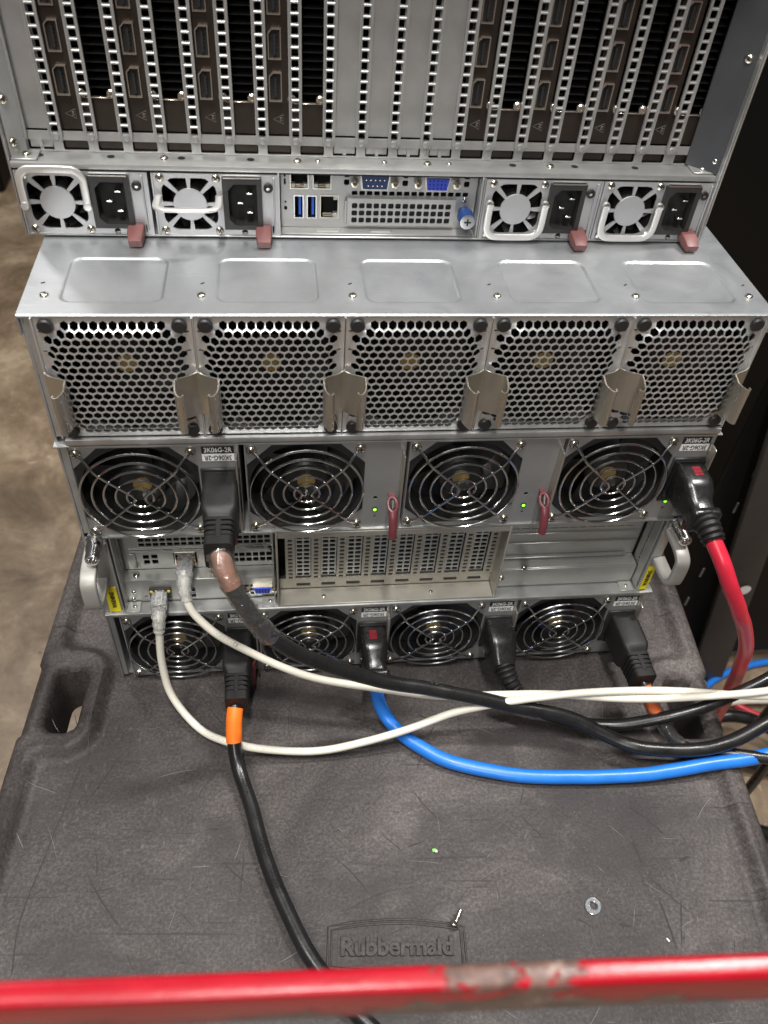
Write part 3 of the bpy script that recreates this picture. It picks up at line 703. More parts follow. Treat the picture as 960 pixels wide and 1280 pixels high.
def dsub(w, h, core, pins, pinmat='black_void'):
    mb = MB(); mb.prism([(-w/2, h/2), (w/2, h/2), (w/2-0.0012, -h/2), (-w/2+0.0012, -h/2)], -0.0035, 0.0)
    mb.mi = 1; mb.prism([(-w/2+0.0009, h/2-0.0009), (w/2-0.0009, h/2-0.0009), (w/2-0.002, -h/2+0.0009), (-w/2+0.002, -h/2+0.0009)], -0.0042, -0.0030)
    mb.mi = 2
    for r, n in pins:
        for k in range(n): mb.cyl(((k-(n-1)/2)*w*0.15, -0.0042, r*h), ((k-(n-1)/2)*w*0.15, -0.0047, r*h), 0.00045, n=6)
    return mb.mesh('video_port', ['screw_steel', core, pinmat])
M_NUT = MB().lathe([(0.0027, 0), (0.0027, 0.004), (0.0015, 0.0042), (0.0015, 0.0015), (0, 0.0015)], (0, 0, 0), n=6).mesh('jack_nut', 'screw_steel')
M_VGA = dsub(0.0150, 0.0078, 'vga_blue', [(0.22, 5), (0, 5), (-0.22, 5)])
part('video_port', M_VGA, pan, (-0.1000, 0.0095, 0.1030)); 
for x in (-0.1118, -0.0905): part('jack_nut', M_NUT, pan, (x, 0.0095, 0.1030))
for x, z in ((-0.1985, 0.1030), (-0.2000, 0.0945)): part('screw', M_SCREW_XS, pan, (x, 0.0095, z))
for x in (-0.1955, -0.1280): part('screw', M_SCREW_S, pan, (x, 0.0155, 0.1156), flat)
M_CT = MB().box((-0.0052, -0.0055, 0), (0.0052, 0.0050, 0.0011), 0.0003).mesh('corner_tab', 'tray_steel')
for x, z in ((-0.1995, 0.0913), (-0.0955, 0.0915)):
    tb = part('corner_tab', M_CT, low, (x, 0.0037, z)); part('screw', M_SCREW_XS, tb, (x+0.001, 0.0038, z+0.0011), flat)
# right blank bay
rb = part('blank_panel', MB().box((0.0885, 0.0095, 0.0915), (0.2060, 0.0105, 0.1120), 0.0003).box((0.0885, 0.0107, 0.1112), (0.2060, 0.0230, 0.1122), 0.0003).mesh('blank_panel', 'tray_steel'), low)
rh = sq_grid(0.0915, 0.1535, 20, 2, 0.0053, 0.0050, 0.0043, 0.0037)+[rect(0.090+0.0078*i, 0.090+0.0078*i+0.0062, 0.1452, 0.1462) for i in range(14)]
rc = part('card_cover', plate(rect(0.0885, 0.2060, 0.1122, 0.1755), rh, 0.0010, 'tray_steel', 'card_cover'), low, (0, 0.0231, 0))
mb = MB(); mb.box((0.0890, 0.0212, 0.1290), (0.2050, 0.0228, 0.1305), 0.0004); mb.box((0.0890, 0.0214, 0.1405), (0.2050, 0.0228, 0.1415), 0.0003); mb.box((0.0890, 0.0195, 0.1135), (0.1990, 0.0228, 0.1150), 0.0004)
part('cover_rib', mb.mesh('rib', 'tray_steel'), rc)
part('backing', MB().box((0.089, 0.034, 0.093), (0.205, 0.036, 0.174)).mesh('backing', 'black_void'), rc)
for x, z in ((0.0930, 0.1045), (0.1100, 0.1160)): part('screw', M_SCREW_S, rb, (x, 0.0095, z-0.002))
mb = MB(); mb.box((0.1945, -0.0012, 0.0913), (0.2055, 0.0090, 0.0925), 0.0003); tb = part('corner_tab', mb.mesh('corner_tab', 'tray_steel'), low); part('screw', M_SCREW_XS, tb, (0.2000, 0.0040, 0.0925), flat)
# centre card cage
mb = MB()
mb.box((-0.0885, -0.0020, 0.0914), (-0.0870, 0.0165, 0.1762), 0.0004); mb.box((0.0855, -0.0020, 0.0914), (0.0870, 0.0165, 0.1762), 0.0004)
mb.box((-0.0868, -0.0020, 0.1705), (0.0853, -0.0008, 0.1762), 0.0004); mb.box((-0.0868, -0.0016, 0.0914), (0.0853, 0.0150, 0.0926), 0.0004)
cage = part('card_cage', mb.mesh('card_cage', 'cage_steel'), low)
part('screw', M_SCREW_XS, cage, (-0.0520, 0.006, 0.0926), flat); part('screw', M_SCREW_XS, cage, (0.0350, 0.006, 0.0926), flat)
XB = [-0.0778+0.01995*i for i in range(9)]
slots = [rect(XB[i]+0.0045, XB[i+1]-0.0045, 0.0953, 0.0992) for i in range(8)]
part('slot_rail', plate(rect(-0.0868, 0.0853, 0.0928, 0.1045), slots, 0.0010, 'cage_steel', 'slot_rail'), cage, (0, 0.0152, 0))
me_d = plate(rect(-0.0038, 0.0038, 0.1046, 0.1750), [rrect(-0.0017, 0.0017, z-0.0013, z+0.0013, 0.0004, 1) for z in [0.1068+0.0043*k for k in range(16)]], 0.0012, 'cage_steel', 'slot_divider')
cov_h = [rrect(sx*0.0027-0.0021, sx*0.0027+0.0021, z-0.0016, z+0.0016, 0.0005, 1) for sx in (-1, 1) for z in [0.1078+0.0047*k for k in range(14)]]
me_c = plate(rect(-0.0058, 0.0058, 0.1048, 0.1750), cov_h, 0.0009, 'zinc_steel', 'slot_cover')
for x in XB: part('slot_divider', me_d, cage, (x, 0.0145, 0))
for a, b2 in zip(XB, XB[1:]): part('slot_cover', me_c, cage, ((a+b2)/2, 0.0172, 0))
mb = MB(); mb.box((-0.0865, 0.030, 0.093), (0.085, 0.032, 0.176)); mb.mi = 1
for k in range(26): x = random.uniform(-0.07, 0.07); z = random.uniform(0.106, 0.150); mb.box((x, 0.022, z), (x+random.uniform(0.003, 0.009), 0.0295, z+random.uniform(0.001, 0.004)))
MATS['board_green'] = mat('board_green', (0.01, 0.06, 0.035), 0.4)
part('backing', mb.mesh('backing', ['black_void', 'board_green']), cage)
# cast handles, captive screws, yellow stickers
def dhandle(s):
    mb = MB()
    path = spline([(0, 0.0015, 0.0210), (0, -0.0160, 0.0205), (0, -0.0250, 0.0180), (0, -0.0285, 0.0125), (0, -0.0285, -0.0045), (0, -0.0250, -0.0100), (0, -0.0160, -0.0128), (0, 0.0015, -0.0130)], 5)
    S = [(a, b) for a, b in rrect(-0.0023, 0.0023, -0.0054, 0.0054, 0.0010, 2)]
    mb.sweep(path, S, up=(1, 0, 0))
    return mb.mesh('tray_handle', 'handle_grey', ang=50)
M_HAND = dhandle(1)
part('tray_handle', M_HAND, low, (-0.2172, -0.0010, 0.1430)); part('tray_handle', M_HAND, low, (0.2155, -0.0010, 0.1430))
mb = MB(); mb.lathe([(0.0066, 0), (0.0068, 0.002), (0.0060, 0.003), (0.0060, 0.010), (0.0052, 0.0115), (0.0052, 0.018), (0.0046, 0.0195), (0.0032, 0.0195), (0.0026, 0.0165), (0, 0.0165)], (0, 0, 0), n=20)
M_CAPT = mb.mesh('captive_screw', 'chrome')
part('captive_screw', M_CAPT, low, (-0.2130, -0.001, 0.1745)); part('captive_screw', M_CAPT, low, (0.2165, -0.001, 0.1725))
yt = text_mesh('WARNING', 0.0046, 0.0002, 'sticker_black', font_sx=0.85, bold=0.00015)
for x, dx in ((-0.2125, 0.0042), (0.2130, 0.0036)):
    mb = MB(); mb.box((-dx, -0.0004, -0.0145), (dx, 0, 0.0145)); mb.mi = 1
    mb.add(yt, Matrix.Translation((0.0004, -0.0005, 0)) @ Matrix.Rotation(R(-90), 4, 'Y') @ Matrix.Rotation(R(90), 4, 'X'))
    part('warning_sticker', mb.mesh('warning_sticker', ['sticker_yellow', 'sticker_black'], smooth=False), low, (x, -0.0001, 0.1068))

# ------------------------------------------------------------------ upper server
UX0, UX1, UY, UB, UT = -0.2343, 0.2010, 0.088, 0.3568, 0.534
upr = thing('upper_server', 'rack server standing on top of the other, brown graphics cards above four small power supplies', 'server', (-0.0166, UY, UB), 'servers stacked on the cart')
mb = MB()
mb.box((UX0, UY+0.001, UB), (UX0+0.0013, 0.70, UT-0.0015), 0.0003); mb.box((UX1-0.0013, UY-0.004, UB), (UX1, 0.70, UT-0.0015), 0.0003)
mb.box((UX0, UY-0.0015, UT-0.0012), (UX1, 0.70, UT)); mb.box((UX0+0.0015, UY-0.001, UB), (UX1-0.0015, 0.70, UB+0.0012), 0.0004)
mb.box((UX0+0.0015, 0.698, UB+0.002), (UX1-0.0015, 0.70, UT-0.002))
part('housing', mb.mesh('housing', 'zinc_steel'), upr)
mb = MB(); mb.box((UX0+0.002, 0.172, UB+0.002), (UX1-0.002, 0.174, UT-0.002)); mb.box((UX0+0.002, 0.1075, 0.3985), (UX1-0.002, 0.171, 0.3998))
part('inner_bulkhead', mb.mesh('bulkhead', 'black_void'), upr)
ZL = 0.4012; YS = 0.1047
mb = MB(); mb.box((UX0+0.0014, UY, ZL-0.0034), (UX1-0.0014, YS+0.0010, ZL), 0.0005, 2)
led = part('ledge', mb.mesh('ledge', 'bracket_steel'), upr)
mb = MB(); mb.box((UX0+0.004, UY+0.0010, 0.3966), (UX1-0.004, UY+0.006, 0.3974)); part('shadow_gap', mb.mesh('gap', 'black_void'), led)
hol = MB().lathe([(0.0023, 0.0002), (0, 0.0002)], (0, 0, 0), (0, 0, 1), 14).mesh('hole', 'black_void')
for x in (-0.2179, -0.1772, -0.1362, -0.0952, 0.0679, 0.1084, 0.1485, 0.1884): part('screw_hole', hol, led, (x, 0.0985, ZL))
for x in (-0.1462, -0.0670, 0.0133, 0.0921): part('screw', M_SCREW_S, led, (x, 0.0975, ZL), flat)
for x in (-0.0546, -0.0134, 0.0272): part('screw', M_SCREW_XS, led, (x, 0.0985, ZL), flat)
for sx, x in ((-1, UX0+0.0095), (1, UX1-0.0080)):
    t = part('corner_tab', MB().box((-0.0078, -0.005, 0), (0.0070, 0.008, 0.0010), 0.0003).mesh('corner_tab', 'bracket_steel'), led, (x, 0.0955, ZL+0.0002))
    part('screw', M_SCREW_S, t, (x, 0.0965, ZL+0.0012), flat)
XU = [-0.2272+0.01994*i for i in range(21)]
tabs = [rrect((XU[i]+XU[i+1])/2-0.0072, (XU[i]+XU[i+1])/2+0.0072, 0.4020, 0.4078, 0.0008, 2) for i in range(20)]+[rect(0.1760, 0.1900, 0.4020, 0.4078)]
rail = part('slot_rail', plate(rect(UX0+0.002, 0.1915, ZL+0.0001, 0.4128), tabs, 0.0011, 'bracket_steel', 'slot_rail'), upr, (0, YS, 0))
zs = [0.4150+0.00562*k for k in range(21)]
dm = plate([(-0.0036, 0.4100), (-0.0024, 0.4080), (0.0024, 0.4080), (0.0036, 0.4100), (0.0036, UT-0.002), (-0.0036, UT-0.002)], [rrect(-0.0020, 0.0020, z-0.0020, z+0.0020, 0.0004, 1) for z in zs], 0.0012, 'bracket_steel', 'slot_divider')
mb = MB(); mb.add(dm)
for z in zs: mb.tube([(-0.0021, 0.0003, z+0.0028), (0.0021, 0.0003, z+0.0028)], 0.00062, 8)
mb.lathe([(0.0022, 0), (0.0018, 0.0010), (0, 0.0014)], (0, 0, 0.4108), n=14)
for s in (-1, 1): mb.box((s*0.0034-0.0004, -0.0007, 0.4108), (s*0.0034+0.0004, 0.0012, UT-0.002))
M_DIV = mb.mesh('slot_divider', 'bracket_steel', ang=45)
for x in XU: part('slot_divider', M_DIV, upr, (x, YS-0.0022, 0))
bm_ = MB().box((-0.0082, 0.0, 0.4133), (0.0082, 0.0010, UT-0.002), 0.0003).box((-0.0066, 0.0, 0.4026), (0.0066, 0.0009, 0.4074), 0.0003).box((-0.0010, -0.0012, 0.4022), (0.0010, -0.0002, 0.4078)).mesh('blank_cover', 'bracket_steel')
for i in (0, 9, 10, 11, 12): part('blank_cover', bm_, upr, ((XU[i]+XU[i+1])/2, YS+0.0022, 0))
# graphics cards, two slots each
def dp_port():
    mb = MB()
    o = [(-0.0037, -0.0080), (0.0037, -0.0080), (0.0037, 0.0080), (-0.0015, 0.0080), (-0.0037, 0.0056)]
    i = [(-0.0031, -0.0074), (0.0031, -0.0074), (0.0031, 0.0074), (-0.0012, 0.0074), (-0.0031, 0.0054)]
    me = plate(o, [i], 0.0045, 'port_shell')
    mb.add(me, Matrix.Translation((0, -0.0022, 0)))
    mb.mi = 1; mb.prism(i, 0.0005, 0.0015); mb.mi = 2; mb.box((-0.0005, -0.0012, -0.0058), (0.0007, 0.0008, 0.0050))
    for k in range(5): mb.box((0.0008, -0.0008, -0.005+0.0021*k), (0.0012, 0.0006, -0.0042+0.0021*k))
    return mb.mesh('display_port', ['port_shell', 'black_void', 'inlet_black'])
M_DP = dp_port()
s_ = 0.01994
dpz = [0.4406+0.0226*k for k in range(4)]
hol_ = [rrect(-0.0014-0.0031, -0.0014+0.0031, z-0.0074, z+0.0074, 0.0006, 1) for z in dpz]
hol_.append(rrect(0.0062, s_+0.0076, 0.4320, UT-0.006, 0.0008, 2))
cm = plate(rect(-0.0086, s_+0.0086, 0.4134, UT-0.0022), hol_, 0.0011, 'card_bracket', 'graphics_card')
mb = MB(); mb.add(cm); mb.box((-0.0066, 0.0002, 0.4025), (0.0066, 0.0010, 0.4075)); mb.box((s_-0.0066, 0.0002, 0.4025), (s_+0.0066, 0.0010, 0.4075))
mb.box((-0.0086, 0.0013, 0.4140), (-0.0078, 0.06, UT-0.003)); mb.box((-0.0078, 0.030, 0.4140), (0.0060, 0.031, UT-0.003))
M_CARD = mb.mesh('graphics_card', 'card_bracket', ang=30)
mb = MB()
for k in range(21): z = 0.4345+0.0045*k; mb.box((0.0060, 0.0060, z), (s_+0.0080, 0.045, z+0.0004))
mb.box((0.0062, 0.0445, 0.432), (s_+0.008, 0.0455, 0.53))
M_FINS = mb.mesh('heat_sink', 'card_fin')
mb = MB(); mb.lathe([(0.0026, 0), (0.0026, 0.0012), (0.0019, 0.0020), (0.0010, 0.0020), (0.0008, 0.0012), (0, 0.0012)], (0, 0, 0), n=14); M_BOSS = mb.mesh('boss_screw', 'port_shell')
M_LIP = MB().box((0.0066, -0.0010, 0.4312), (s_+0.0070, 0.0004, 0.4318), 0.0002).mesh('vent_lip', 'port_shell')
mb = MB(); mb.tube([(-0.0030, -0.0002, 0), (0.0028, -0.0002, 0.0027), (0.0028, -0.0002, -0.0027)], 0.00022, 5, True); mb.tube([(0.0008, -0.0002, 0.001), (0.0022, -0.0002, 0.001), (0.0008, -0.0002, 0), (0.0022, -0.0002, -0.0006), (0.0008, -0.0002, -0.001)], 0.00025, 5)
M_TRI = mb.mesh('hot_mark', 'print_grey')
for i in (1, 3, 5, 7, 13, 15, 17, 19):
    x = (XU[i]+XU[i+1])/2; y = YS+0.0024
    cdo = part('graphics_card', M_CARD, upr, (x, y, 0))
    for z in dpz: part('display_port', M_DP, cdo, (x-0.0014, y, z))
    part('heat_sink', M_FINS, cdo, (x, y, 0)); part('vent_lip', M_LIP, cdo, (x, y, 0)); part('hot_mark', M_TRI, cdo, (x, y, 0.4222))
    part('boss_screw', M_BOSS, cdo, (x+s_+0.0048, y-0.0002, 0.4338)); part('boss_screw', M_BOSS, cdo, (x+0.0080, y-0.0002, 0.4338))
# side flanges
def flange(x0, y0, x1, y1, mt):
    mb = MB(); bm = mb.bm; t = 0.0012
    a = [bm.verts.new((x, y, z)) for z in (ZL+0.0012, UT-0.002) for x, y in ((x0, y0), (x1, y1), (x1, y1+t), (x0, y0+t))]
    for f in ((0, 1, 5, 4), (1, 2, 6, 5), (2, 3, 7, 6), (3, 0, 4, 7), (0, 1, 2, 3), (4, 5, 6, 7)): bm.faces.new([a[k] for k in f])
    return mb.mesh('side_flange', mt)
fl = part('side_flange', flange(0.1840, 0.1035, UX1-0.0016, 0.0885, 'flange_dark'), upr)
part('screw', M_SCREW_XS, fl, (0.1968, 0.0912, 0.4095), (0, 0, -0.75)); part('screw', M_SCREW_S, fl, (0.1960, 0.0918, 0.4690), (0, 0, -0.75))
fl = part('side_flange', flange(UX0+0.0016, 0.0935, -0.2250, 0.1025, 'bracket_steel'), upr)
part('screw', M_SCREW_S, fl, (-0.2300, 0.0958, 0.4095), (0, 0, 0.7)); part('screw', M_SCREW_S, fl, (-0.2300, 0.0958, 0.4330), (0, 0, 0.7))
mb = MB(); mb.box((UX1+0.0002, UY-0.004, UB+0.002), (UX1+0.0014, UY+0.03, UT-0.002), 0.0004); part('outer_flange', mb.mesh('outer_flange', 'cage_steel'), upr)
# small power supplies
def sector(r0, r1, a0, a1, lim, n=5):
    P = []
    for k in range(n+1): a = a0+(a1-a0)*k/n; P.append((r0*math.cos(a), r0*math.sin(a)))
    for k in range(n+1):
        a = a1+(a0-a1)*k/n; c, s = math.cos(a), math.sin(a); r = min(r1, lim/max(abs(c), abs(s), 1e-6)); P.append((r*c, r*s))
    return P
FX = 0.0215; FZ = 0.0003; MW = 0.0760; MH = 0.0385
sh = []
for k in range(8):
    a = 2*math.pi*k/8+math.pi/8; sh.append([(FX+x, FZ+z) for x, z in sector(0.0098, 0.0190, a-math.pi/8+0.085, a+math.pi/8-0.085, 0.0163)])
me = plate(rect(0.0012, MW-0.0012, -MH/2, MH/2), sh+[rect(FX+0.0318-0.0112, FX+0.0318+0.0112, -0.0140, 0.0172), circ(FX+0.0322, -0.0175, 0.0019, 14), rect(MW-0.0050, MW-0.0040, -0.0180, -0.0130)], 0.0012, 'small_supply_steel')
mb = MB(); mb.add(me)
for x in (0.0006, MW-0.0006): mb.box((x-0.0005, -0.0008, -MH/2), (x+0.0005, 0.05, MH/2))
mb.box((0.0014, 0.0014, MH/2-0.001), (MW-0.0014, 0.05, MH/2)); mb.box((0.0014, 0.0014, -MH/2), (MW-0.0014, 0.05, -MH/2+0.001))
mb.box((MW-0.0040, -0.0016, -MH/2+0.003), (MW-0.0030, -0.0002, MH/2-0.001), 0.0003)
M_SPSU = mb.mesh('power_supply', 'small_supply_steel', ang=30)
M_SROT = rotor_mesh(0.0182, 0.0112, 7, 0.0050, 0.0)
M_SSH = MB().lathe([(0.0188, 0.0014), (0.0188, 0.020), (0, 0.020)], (0, 0, 0), (0, 1, 0), 32).mesh('fan_housing', 'black_void')
M_SHUB = MB().lathe([(0.0102, 0), (0.0100, 0.0004), (0, 0.0006)], (0, 0, 0), n=28).mesh('fan_hub', 'small_supply_steel')
o_ = rect(-0.0118, 0.0118, -0.0163, 0.0158); ci = [(-0.0085, -0.0098), (-0.0048, -0.0135), (0.0088, -0.0135), (0.0088, 0.0125), (-0.0048, 0.0125), (-0.0085, 0.0085)]
inl = plate(o_, [ci], 0.010, 'inlet_black')
mb = MB(); mb.add(inl, Matrix.Translation((0, -0.0030, 0))); mb.mi = 1; mb.prism(ci, 0.0055, 0.0065); mb.mi = 2
for x, z in ((-0.0015, 0.0), (0.0042, 0.0060), (0.0042, -0.0060)): mb.box((x-0.0018, -0.0010, z-0.0006), (x+0.0018, 0.0055, z+0.0006), 0.0002)
mb.mi = 3; mb.box((-0.0108, -0.0032, 0.0160), (0.0108, 0.001, 0.0168))
M_SIN = mb.mesh('power_inlet', ['inlet_black', 'black_void', 'chrome', 'chrome'])
mb = MB(); mb.lathe([(0.0029, 0), (0.0029, 0.0012), (0.0022, 0.0016), (0.0016, 0.0016), (0.0014, 0.0008), (0, 0.0008)], (0, 0, 0), n=18); mb.mi = 1; mb.lathe([(0.0013, 0.0008), (0.0010, 0.0014), (0, 0.0015)], (0, 0, 0), n=12)
M_BTN = mb.mesh('retaining_screw', ['black_plastic', 'chrome'])
mb = MB(); path = spline([(-0.0180, 0, 0), (-0.0180, 0, 0.0130), (-0.0172, 0, 0.0180), (-0.0140, 0, 0.0212), (-0.0090, 0, 0.0220), (0.0090, 0, 0.0220), (0.0140, 0, 0.0212), (0.0172, 0, 0.0180), (0.0180, 0, 0.0130), (0.0180, 0, 0)], 4)
mb.sweep(path, [(a, b) for a, b in rrect(-0.0022, 0.0022, -0.0009, 0.0009, 0.0006, 2)], up=(0, -1, 0))
for s in (-1, 1): mb.lathe([(0.0024, -0.001), (0.0024, 0.0015), (0, 0.002)], (s*0.0180, 0, 0), n=12)
M_SHND = mb.mesh('handle', 'handle_silver', ang=50)
mb = MB(); mb.sweep([(0, 0, 0), (0, -0.008, -0.001), (0, -0.0145, -0.0030)], lambda i: [(a*(1, 1, 0.8)[i], b*(1, 1, 0.7)[i]) for a, b in rrect(-0.0050, 0.0050, -0.0034, 0.0034, 0.0012, 2)], up=(0, 0, 1))
M_SLAT = mb.mesh('release_latch', 'latch_rose')
ZP = 0.3772
for x0, hang in ((-0.2322, 0), (-0.1542, 84), (0.0500, 182), (0.1265, 182)):
    o = part('power_supply', M_SPSU, upr, (x0, UY, ZP)); fx = x0+FX; fz = ZP+FZ
    part('fan_housing', M_SSH, o, (fx, UY, fz)); part('rotor', M_SROT, o, (fx, UY, fz), (0, random.uniform(0, 1), 0)); part('fan_hub', M_SHUB, o, (fx, UY-0.0001, fz))
    for sx in (-1, 1):
        for sz in (-1, 1): part('screw', M_SCREW_S, o, (fx+sx*0.0165, UY, fz+sz*0.0165), (0, random.uniform(0, 1.5), 0))
    part('handle', M_SHND, o, (fx, UY-0.0045, fz+(0.0 if hang == 0 else (0.0065 if hang < 100 else 0.0050))), (R(hang), 0, 0))
    part('power_inlet', M_SIN, o, (fx+0.0318, UY, ZP+0.0020)); part('retaining_screw', M_BTN, o, (fx+0.0475, UY, ZP+0.0115)); part('release_latch', M_SLAT, o, (fx+0.0440, UY-0.0005, ZP-0.0152))
# centre input/output bay of the upper server
YI = 0.0978
dots = [rrect(-0.0382+0.00003, -0.0347, z-0.0018, z+0.0018, 0.0006, 1) for z in (0.3888, 0.3938)]+[rrect(x-0.0018, x+0.0018, z-0.0018, z+0.0018, 0.0006, 1) for x in (0.0005, 0.0400) for z in (0.3888, 0.3938)]
dots += [rrect(x-0.0018, x+0.0018, 0.3820-0.0014, 0.3820+0.0014, 0.0005, 1) for x in [-0.0312+0.00475*k for k in range(16)]]
dots += [rect(x-0.0017, x+0.0017, 0.3960, 0.3966) for x in [-0.0312+0.00475*k for k in range(16)]]
dots += [rect(-0.0755, -0.0743, 0.3916, 0.3952), rect(-0.0755, -0.0743, 0.3868, 0.3904), circ(-0.0747, 0.3756, 0.0008, 8), rrect(-0.0757, -0.0737, 0.3702, 0.3730, 0.0008, 2)]
dots += [rect(-0.0712, -0.0608, 0.3850, 0.3965), rect(-0.0573, -0.0465, 0.3850, 0.3965), rect(-0.0690, -0.0640, 0.3660, 0.3798), rect(-0.0608, -0.0558, 0.3660, 0.3798), rect(-0.0525, -0.0418, 0.3662, 0.3800)]
iop = part('port_panel', plate(rect(-0.0775, 0.0470, 0.3580, 0.3970), dots, 0.0010, 'bracket_steel', 'port_panel'), upr, (0, YI, 0))
mb = MB(); mb.box((-0.0775, YI+0.012, 0.358), (0.047, YI+0.013, 0.3975)); part('backing', mb.mesh('backing', 'black_void'), iop)
mb = MB()
for x in (-0.0788, 0.0482): mb.box((x-0.0006, UY, UB+0.0014), (x+0.0006, YI+0.004, 0.3974), 0.0003)
for dx in (0.0496-0.0482,): mb.box((0.0490, UY-0.001, UB+0.0014), (0.0496, YI, 0.3974))
mb.box((-0.0780, UY+0.0005, UB+0.0014), (0.0474, YI-0.0002, UB+0.0022), 0.0003)
part('bay_wall', mb.mesh('bay_wall', 'flange_dark' if False else 'bracket_steel'), iop)
mb = MB()
for x, w in ((-0.0480, 0.018), (-0.0140, 0.016)): mb.tube([(x-w/2, UY+0.008, UB+0.0023), (x-w/2+0.002, UY+0.004, UB+0.0023), (x+w/2-0.002, UY+0.004, UB+0.0023), (x+w/2, UY+0.008, UB+0.0023)], 0.0003, 5)
part('pressed_rib', mb.mesh('pressed_rib', 'bracket_steel'), iop)
def jack2(w, h, amber):
    mb = MB(); t = 0.0006
    mb.box((-w/2-t, -0.0008, -h/2-t), (-w/2, 0.006, h/2+t)); mb.box((w/2, -0.0008, -h/2-t), (w/2+t, 0.006, h/2+t)); mb.box((-w/2, -0.0008, h/2), (w/2, 0.006, h/2+t)); mb.box((-w/2, -0.0008, -h/2-t), (w/2, 0.006, -h/2))
    mb.mi = 1
    for sx, sz in amber: mb.box((sx*w/2-(0.0028 if sx > 0 else 0), -0.0004, sz*h/2-(0.0026 if sz > 0 else 0)), (sx*w/2+(0.0028 if sx < 0 else 0), 0.003, sz*h/2+(0.0026 if sz < 0 else 0)), 0.0002)
    mb.mi = 2; mb.box((-w*0.36, 0.003, -h/2+0.0002), (w*0.36, 0.0036, -h/2+0.0014))
    return mb.mesh('network_port', ['screw_steel', 'bracket_steel', 'port_shell'])
J1 = jack2(0.0104, 0.0115, [(-1, -1), (1, -1)]); J2 = jack2(0.0107, 0.0138, [(1, 1), (1, -1)])
part('network_port', J1, iop, (-0.0660, YI-0.0002, 0.39075)); part('network_port', J1, iop, (-0.0519, YI-0.0002, 0.39075)); part('network_port', J2, iop, (-0.04715, YI-0.0002, 0.3731))
mb = MB(); t = 0.0006
mb.box((-0.0025-t, -0.001, -0.0069-t), (-0.0025, 0.008, 0.0069+t)); mb.box((0.0025, -0.001, -0.0069-t), (0.0025+t, 0.008, 0.0069+t)); mb.box((-0.0025, -0.001, 0.0069), (0.0025, 0.008, 0.0069+t)); mb.box((-0.0025, -0.001, -0.0069-t), (0.0025, 0.008, -0.0069))
mb.mi = 1; mb.box((0.0000, 0.0006, -0.0058), (0.0016, 0.006, 0.0060), 0.0002)
M_USB2 = mb.mesh('usb_port', ['chrome', 'usb_blue'])
for x in (-0.0665, -0.0583): part('usb_port', M_USB2, iop, (x, YI-0.0002, 0.3729))
sp_ = part('serial_port', dsub(0.0190, 0.0100, 'dsub_blue', [(0.18, 5), (-0.18, 4)], 'chrome'), iop, (-0.0190, YI, 0.3905)); vp_ = part('video_port', dsub(0.0165, 0.0092, 'vga_blue', [(0.26, 5), (0, 5), (-0.26, 5)]), iop, (0.0205, YI, 0.3900))
for x in (-0.0315, -0.0062, 0.0085, 0.0332): part('jack_nut', M_NUT, iop, (x, YI, 0.3895))
sc_h = [rrect(x-0.0018, x+0.0018, z-0.0018, z+0.0018, 0.0006, 1) for x in [-0.0312+0.00465*k for k in range(14)] for z in (0.3655, 0.3702, 0.3750)]
scv = part('slot_cover', plate(rect(-0.0358, 0.0338, 0.3620, 0.3798), sc_h, 0.0010, 'bracket_steel', 'slot_cover'), iop, (0, YI-0.0030, 0))
mb = MB(); mb.box((-0.0358, YI-0.0018, 0.3788), (0.0338, YI-0.0002, 0.3798)); mb.box((-0.0358, YI-0.0018, 0.3612), (0.0338, YI-0.0002, 0.3620)); mb.box((-0.0376, YI-0.0034, 0.3640), (-0.0360, YI-0.0022, 0.3780), 0.0003); part('cover_edge', mb.mesh('cover_edge', 'bracket_steel'), iop)
part('backing', MB().box((-0.035, YI-0.0012, 0.3622), (0.033, YI-0.0003, 0.3786)).mesh('backing', 'black_void'), scv)
mb = MB(); mb.lathe([(0.0040, 0), (0.0040, 0.004), (0.0052, 0.005), (0.0052, 0.013), (0.0048, 0.0142)], (0, 0, 0), n=24); mb.mi = 1; mb.lathe([(0.0048, 0.0142), (0.0030, 0.0146), (0, 0.0146)], (0, 0, 0), n=24)
mb.mi = 2
for an in (0.78, 0.78+math.pi/2): mb.box((-0.0022, -0.0150, -0.0005), (0.0022, -0.0140, 0.0005), rot=None if an == 99 else Matrix.Rotation(an, 3, 'Y'))
for v in mb.bm.verts: pass
mb2 = MB(); mb2.lathe([(0.0040, 0), (0.0040, 0.004), (0.0052, 0.005), (0.0052, 0.013), (0.0048, 0.0142)], (0, 0, 0), n=24); mb2.mi = 1; mb2.lathe([(0.0048, 0.0142), (0.0030, 0.0146), (0, 0.0146)], (0, 0, 0), n=24)
mb2.mi = 2; mb2.box((-0.0022, -0.0149, -0.0005), (0.0022, -0.0143, 0.0005)); mb2.box((-0.0005, -0.01488, -0.0022), (0.0005, -0.0143, 0.0022)); mb.bm.free()
part('thumb_screw', mb2.mesh('thumb_screw', ['knob_blue', 'ring_steel', 'black_void']), iop, (0.0405, YI, 0.3705)); part('screw', M_SCREW_XS, iop, (0.0402, YI, 0.3785))

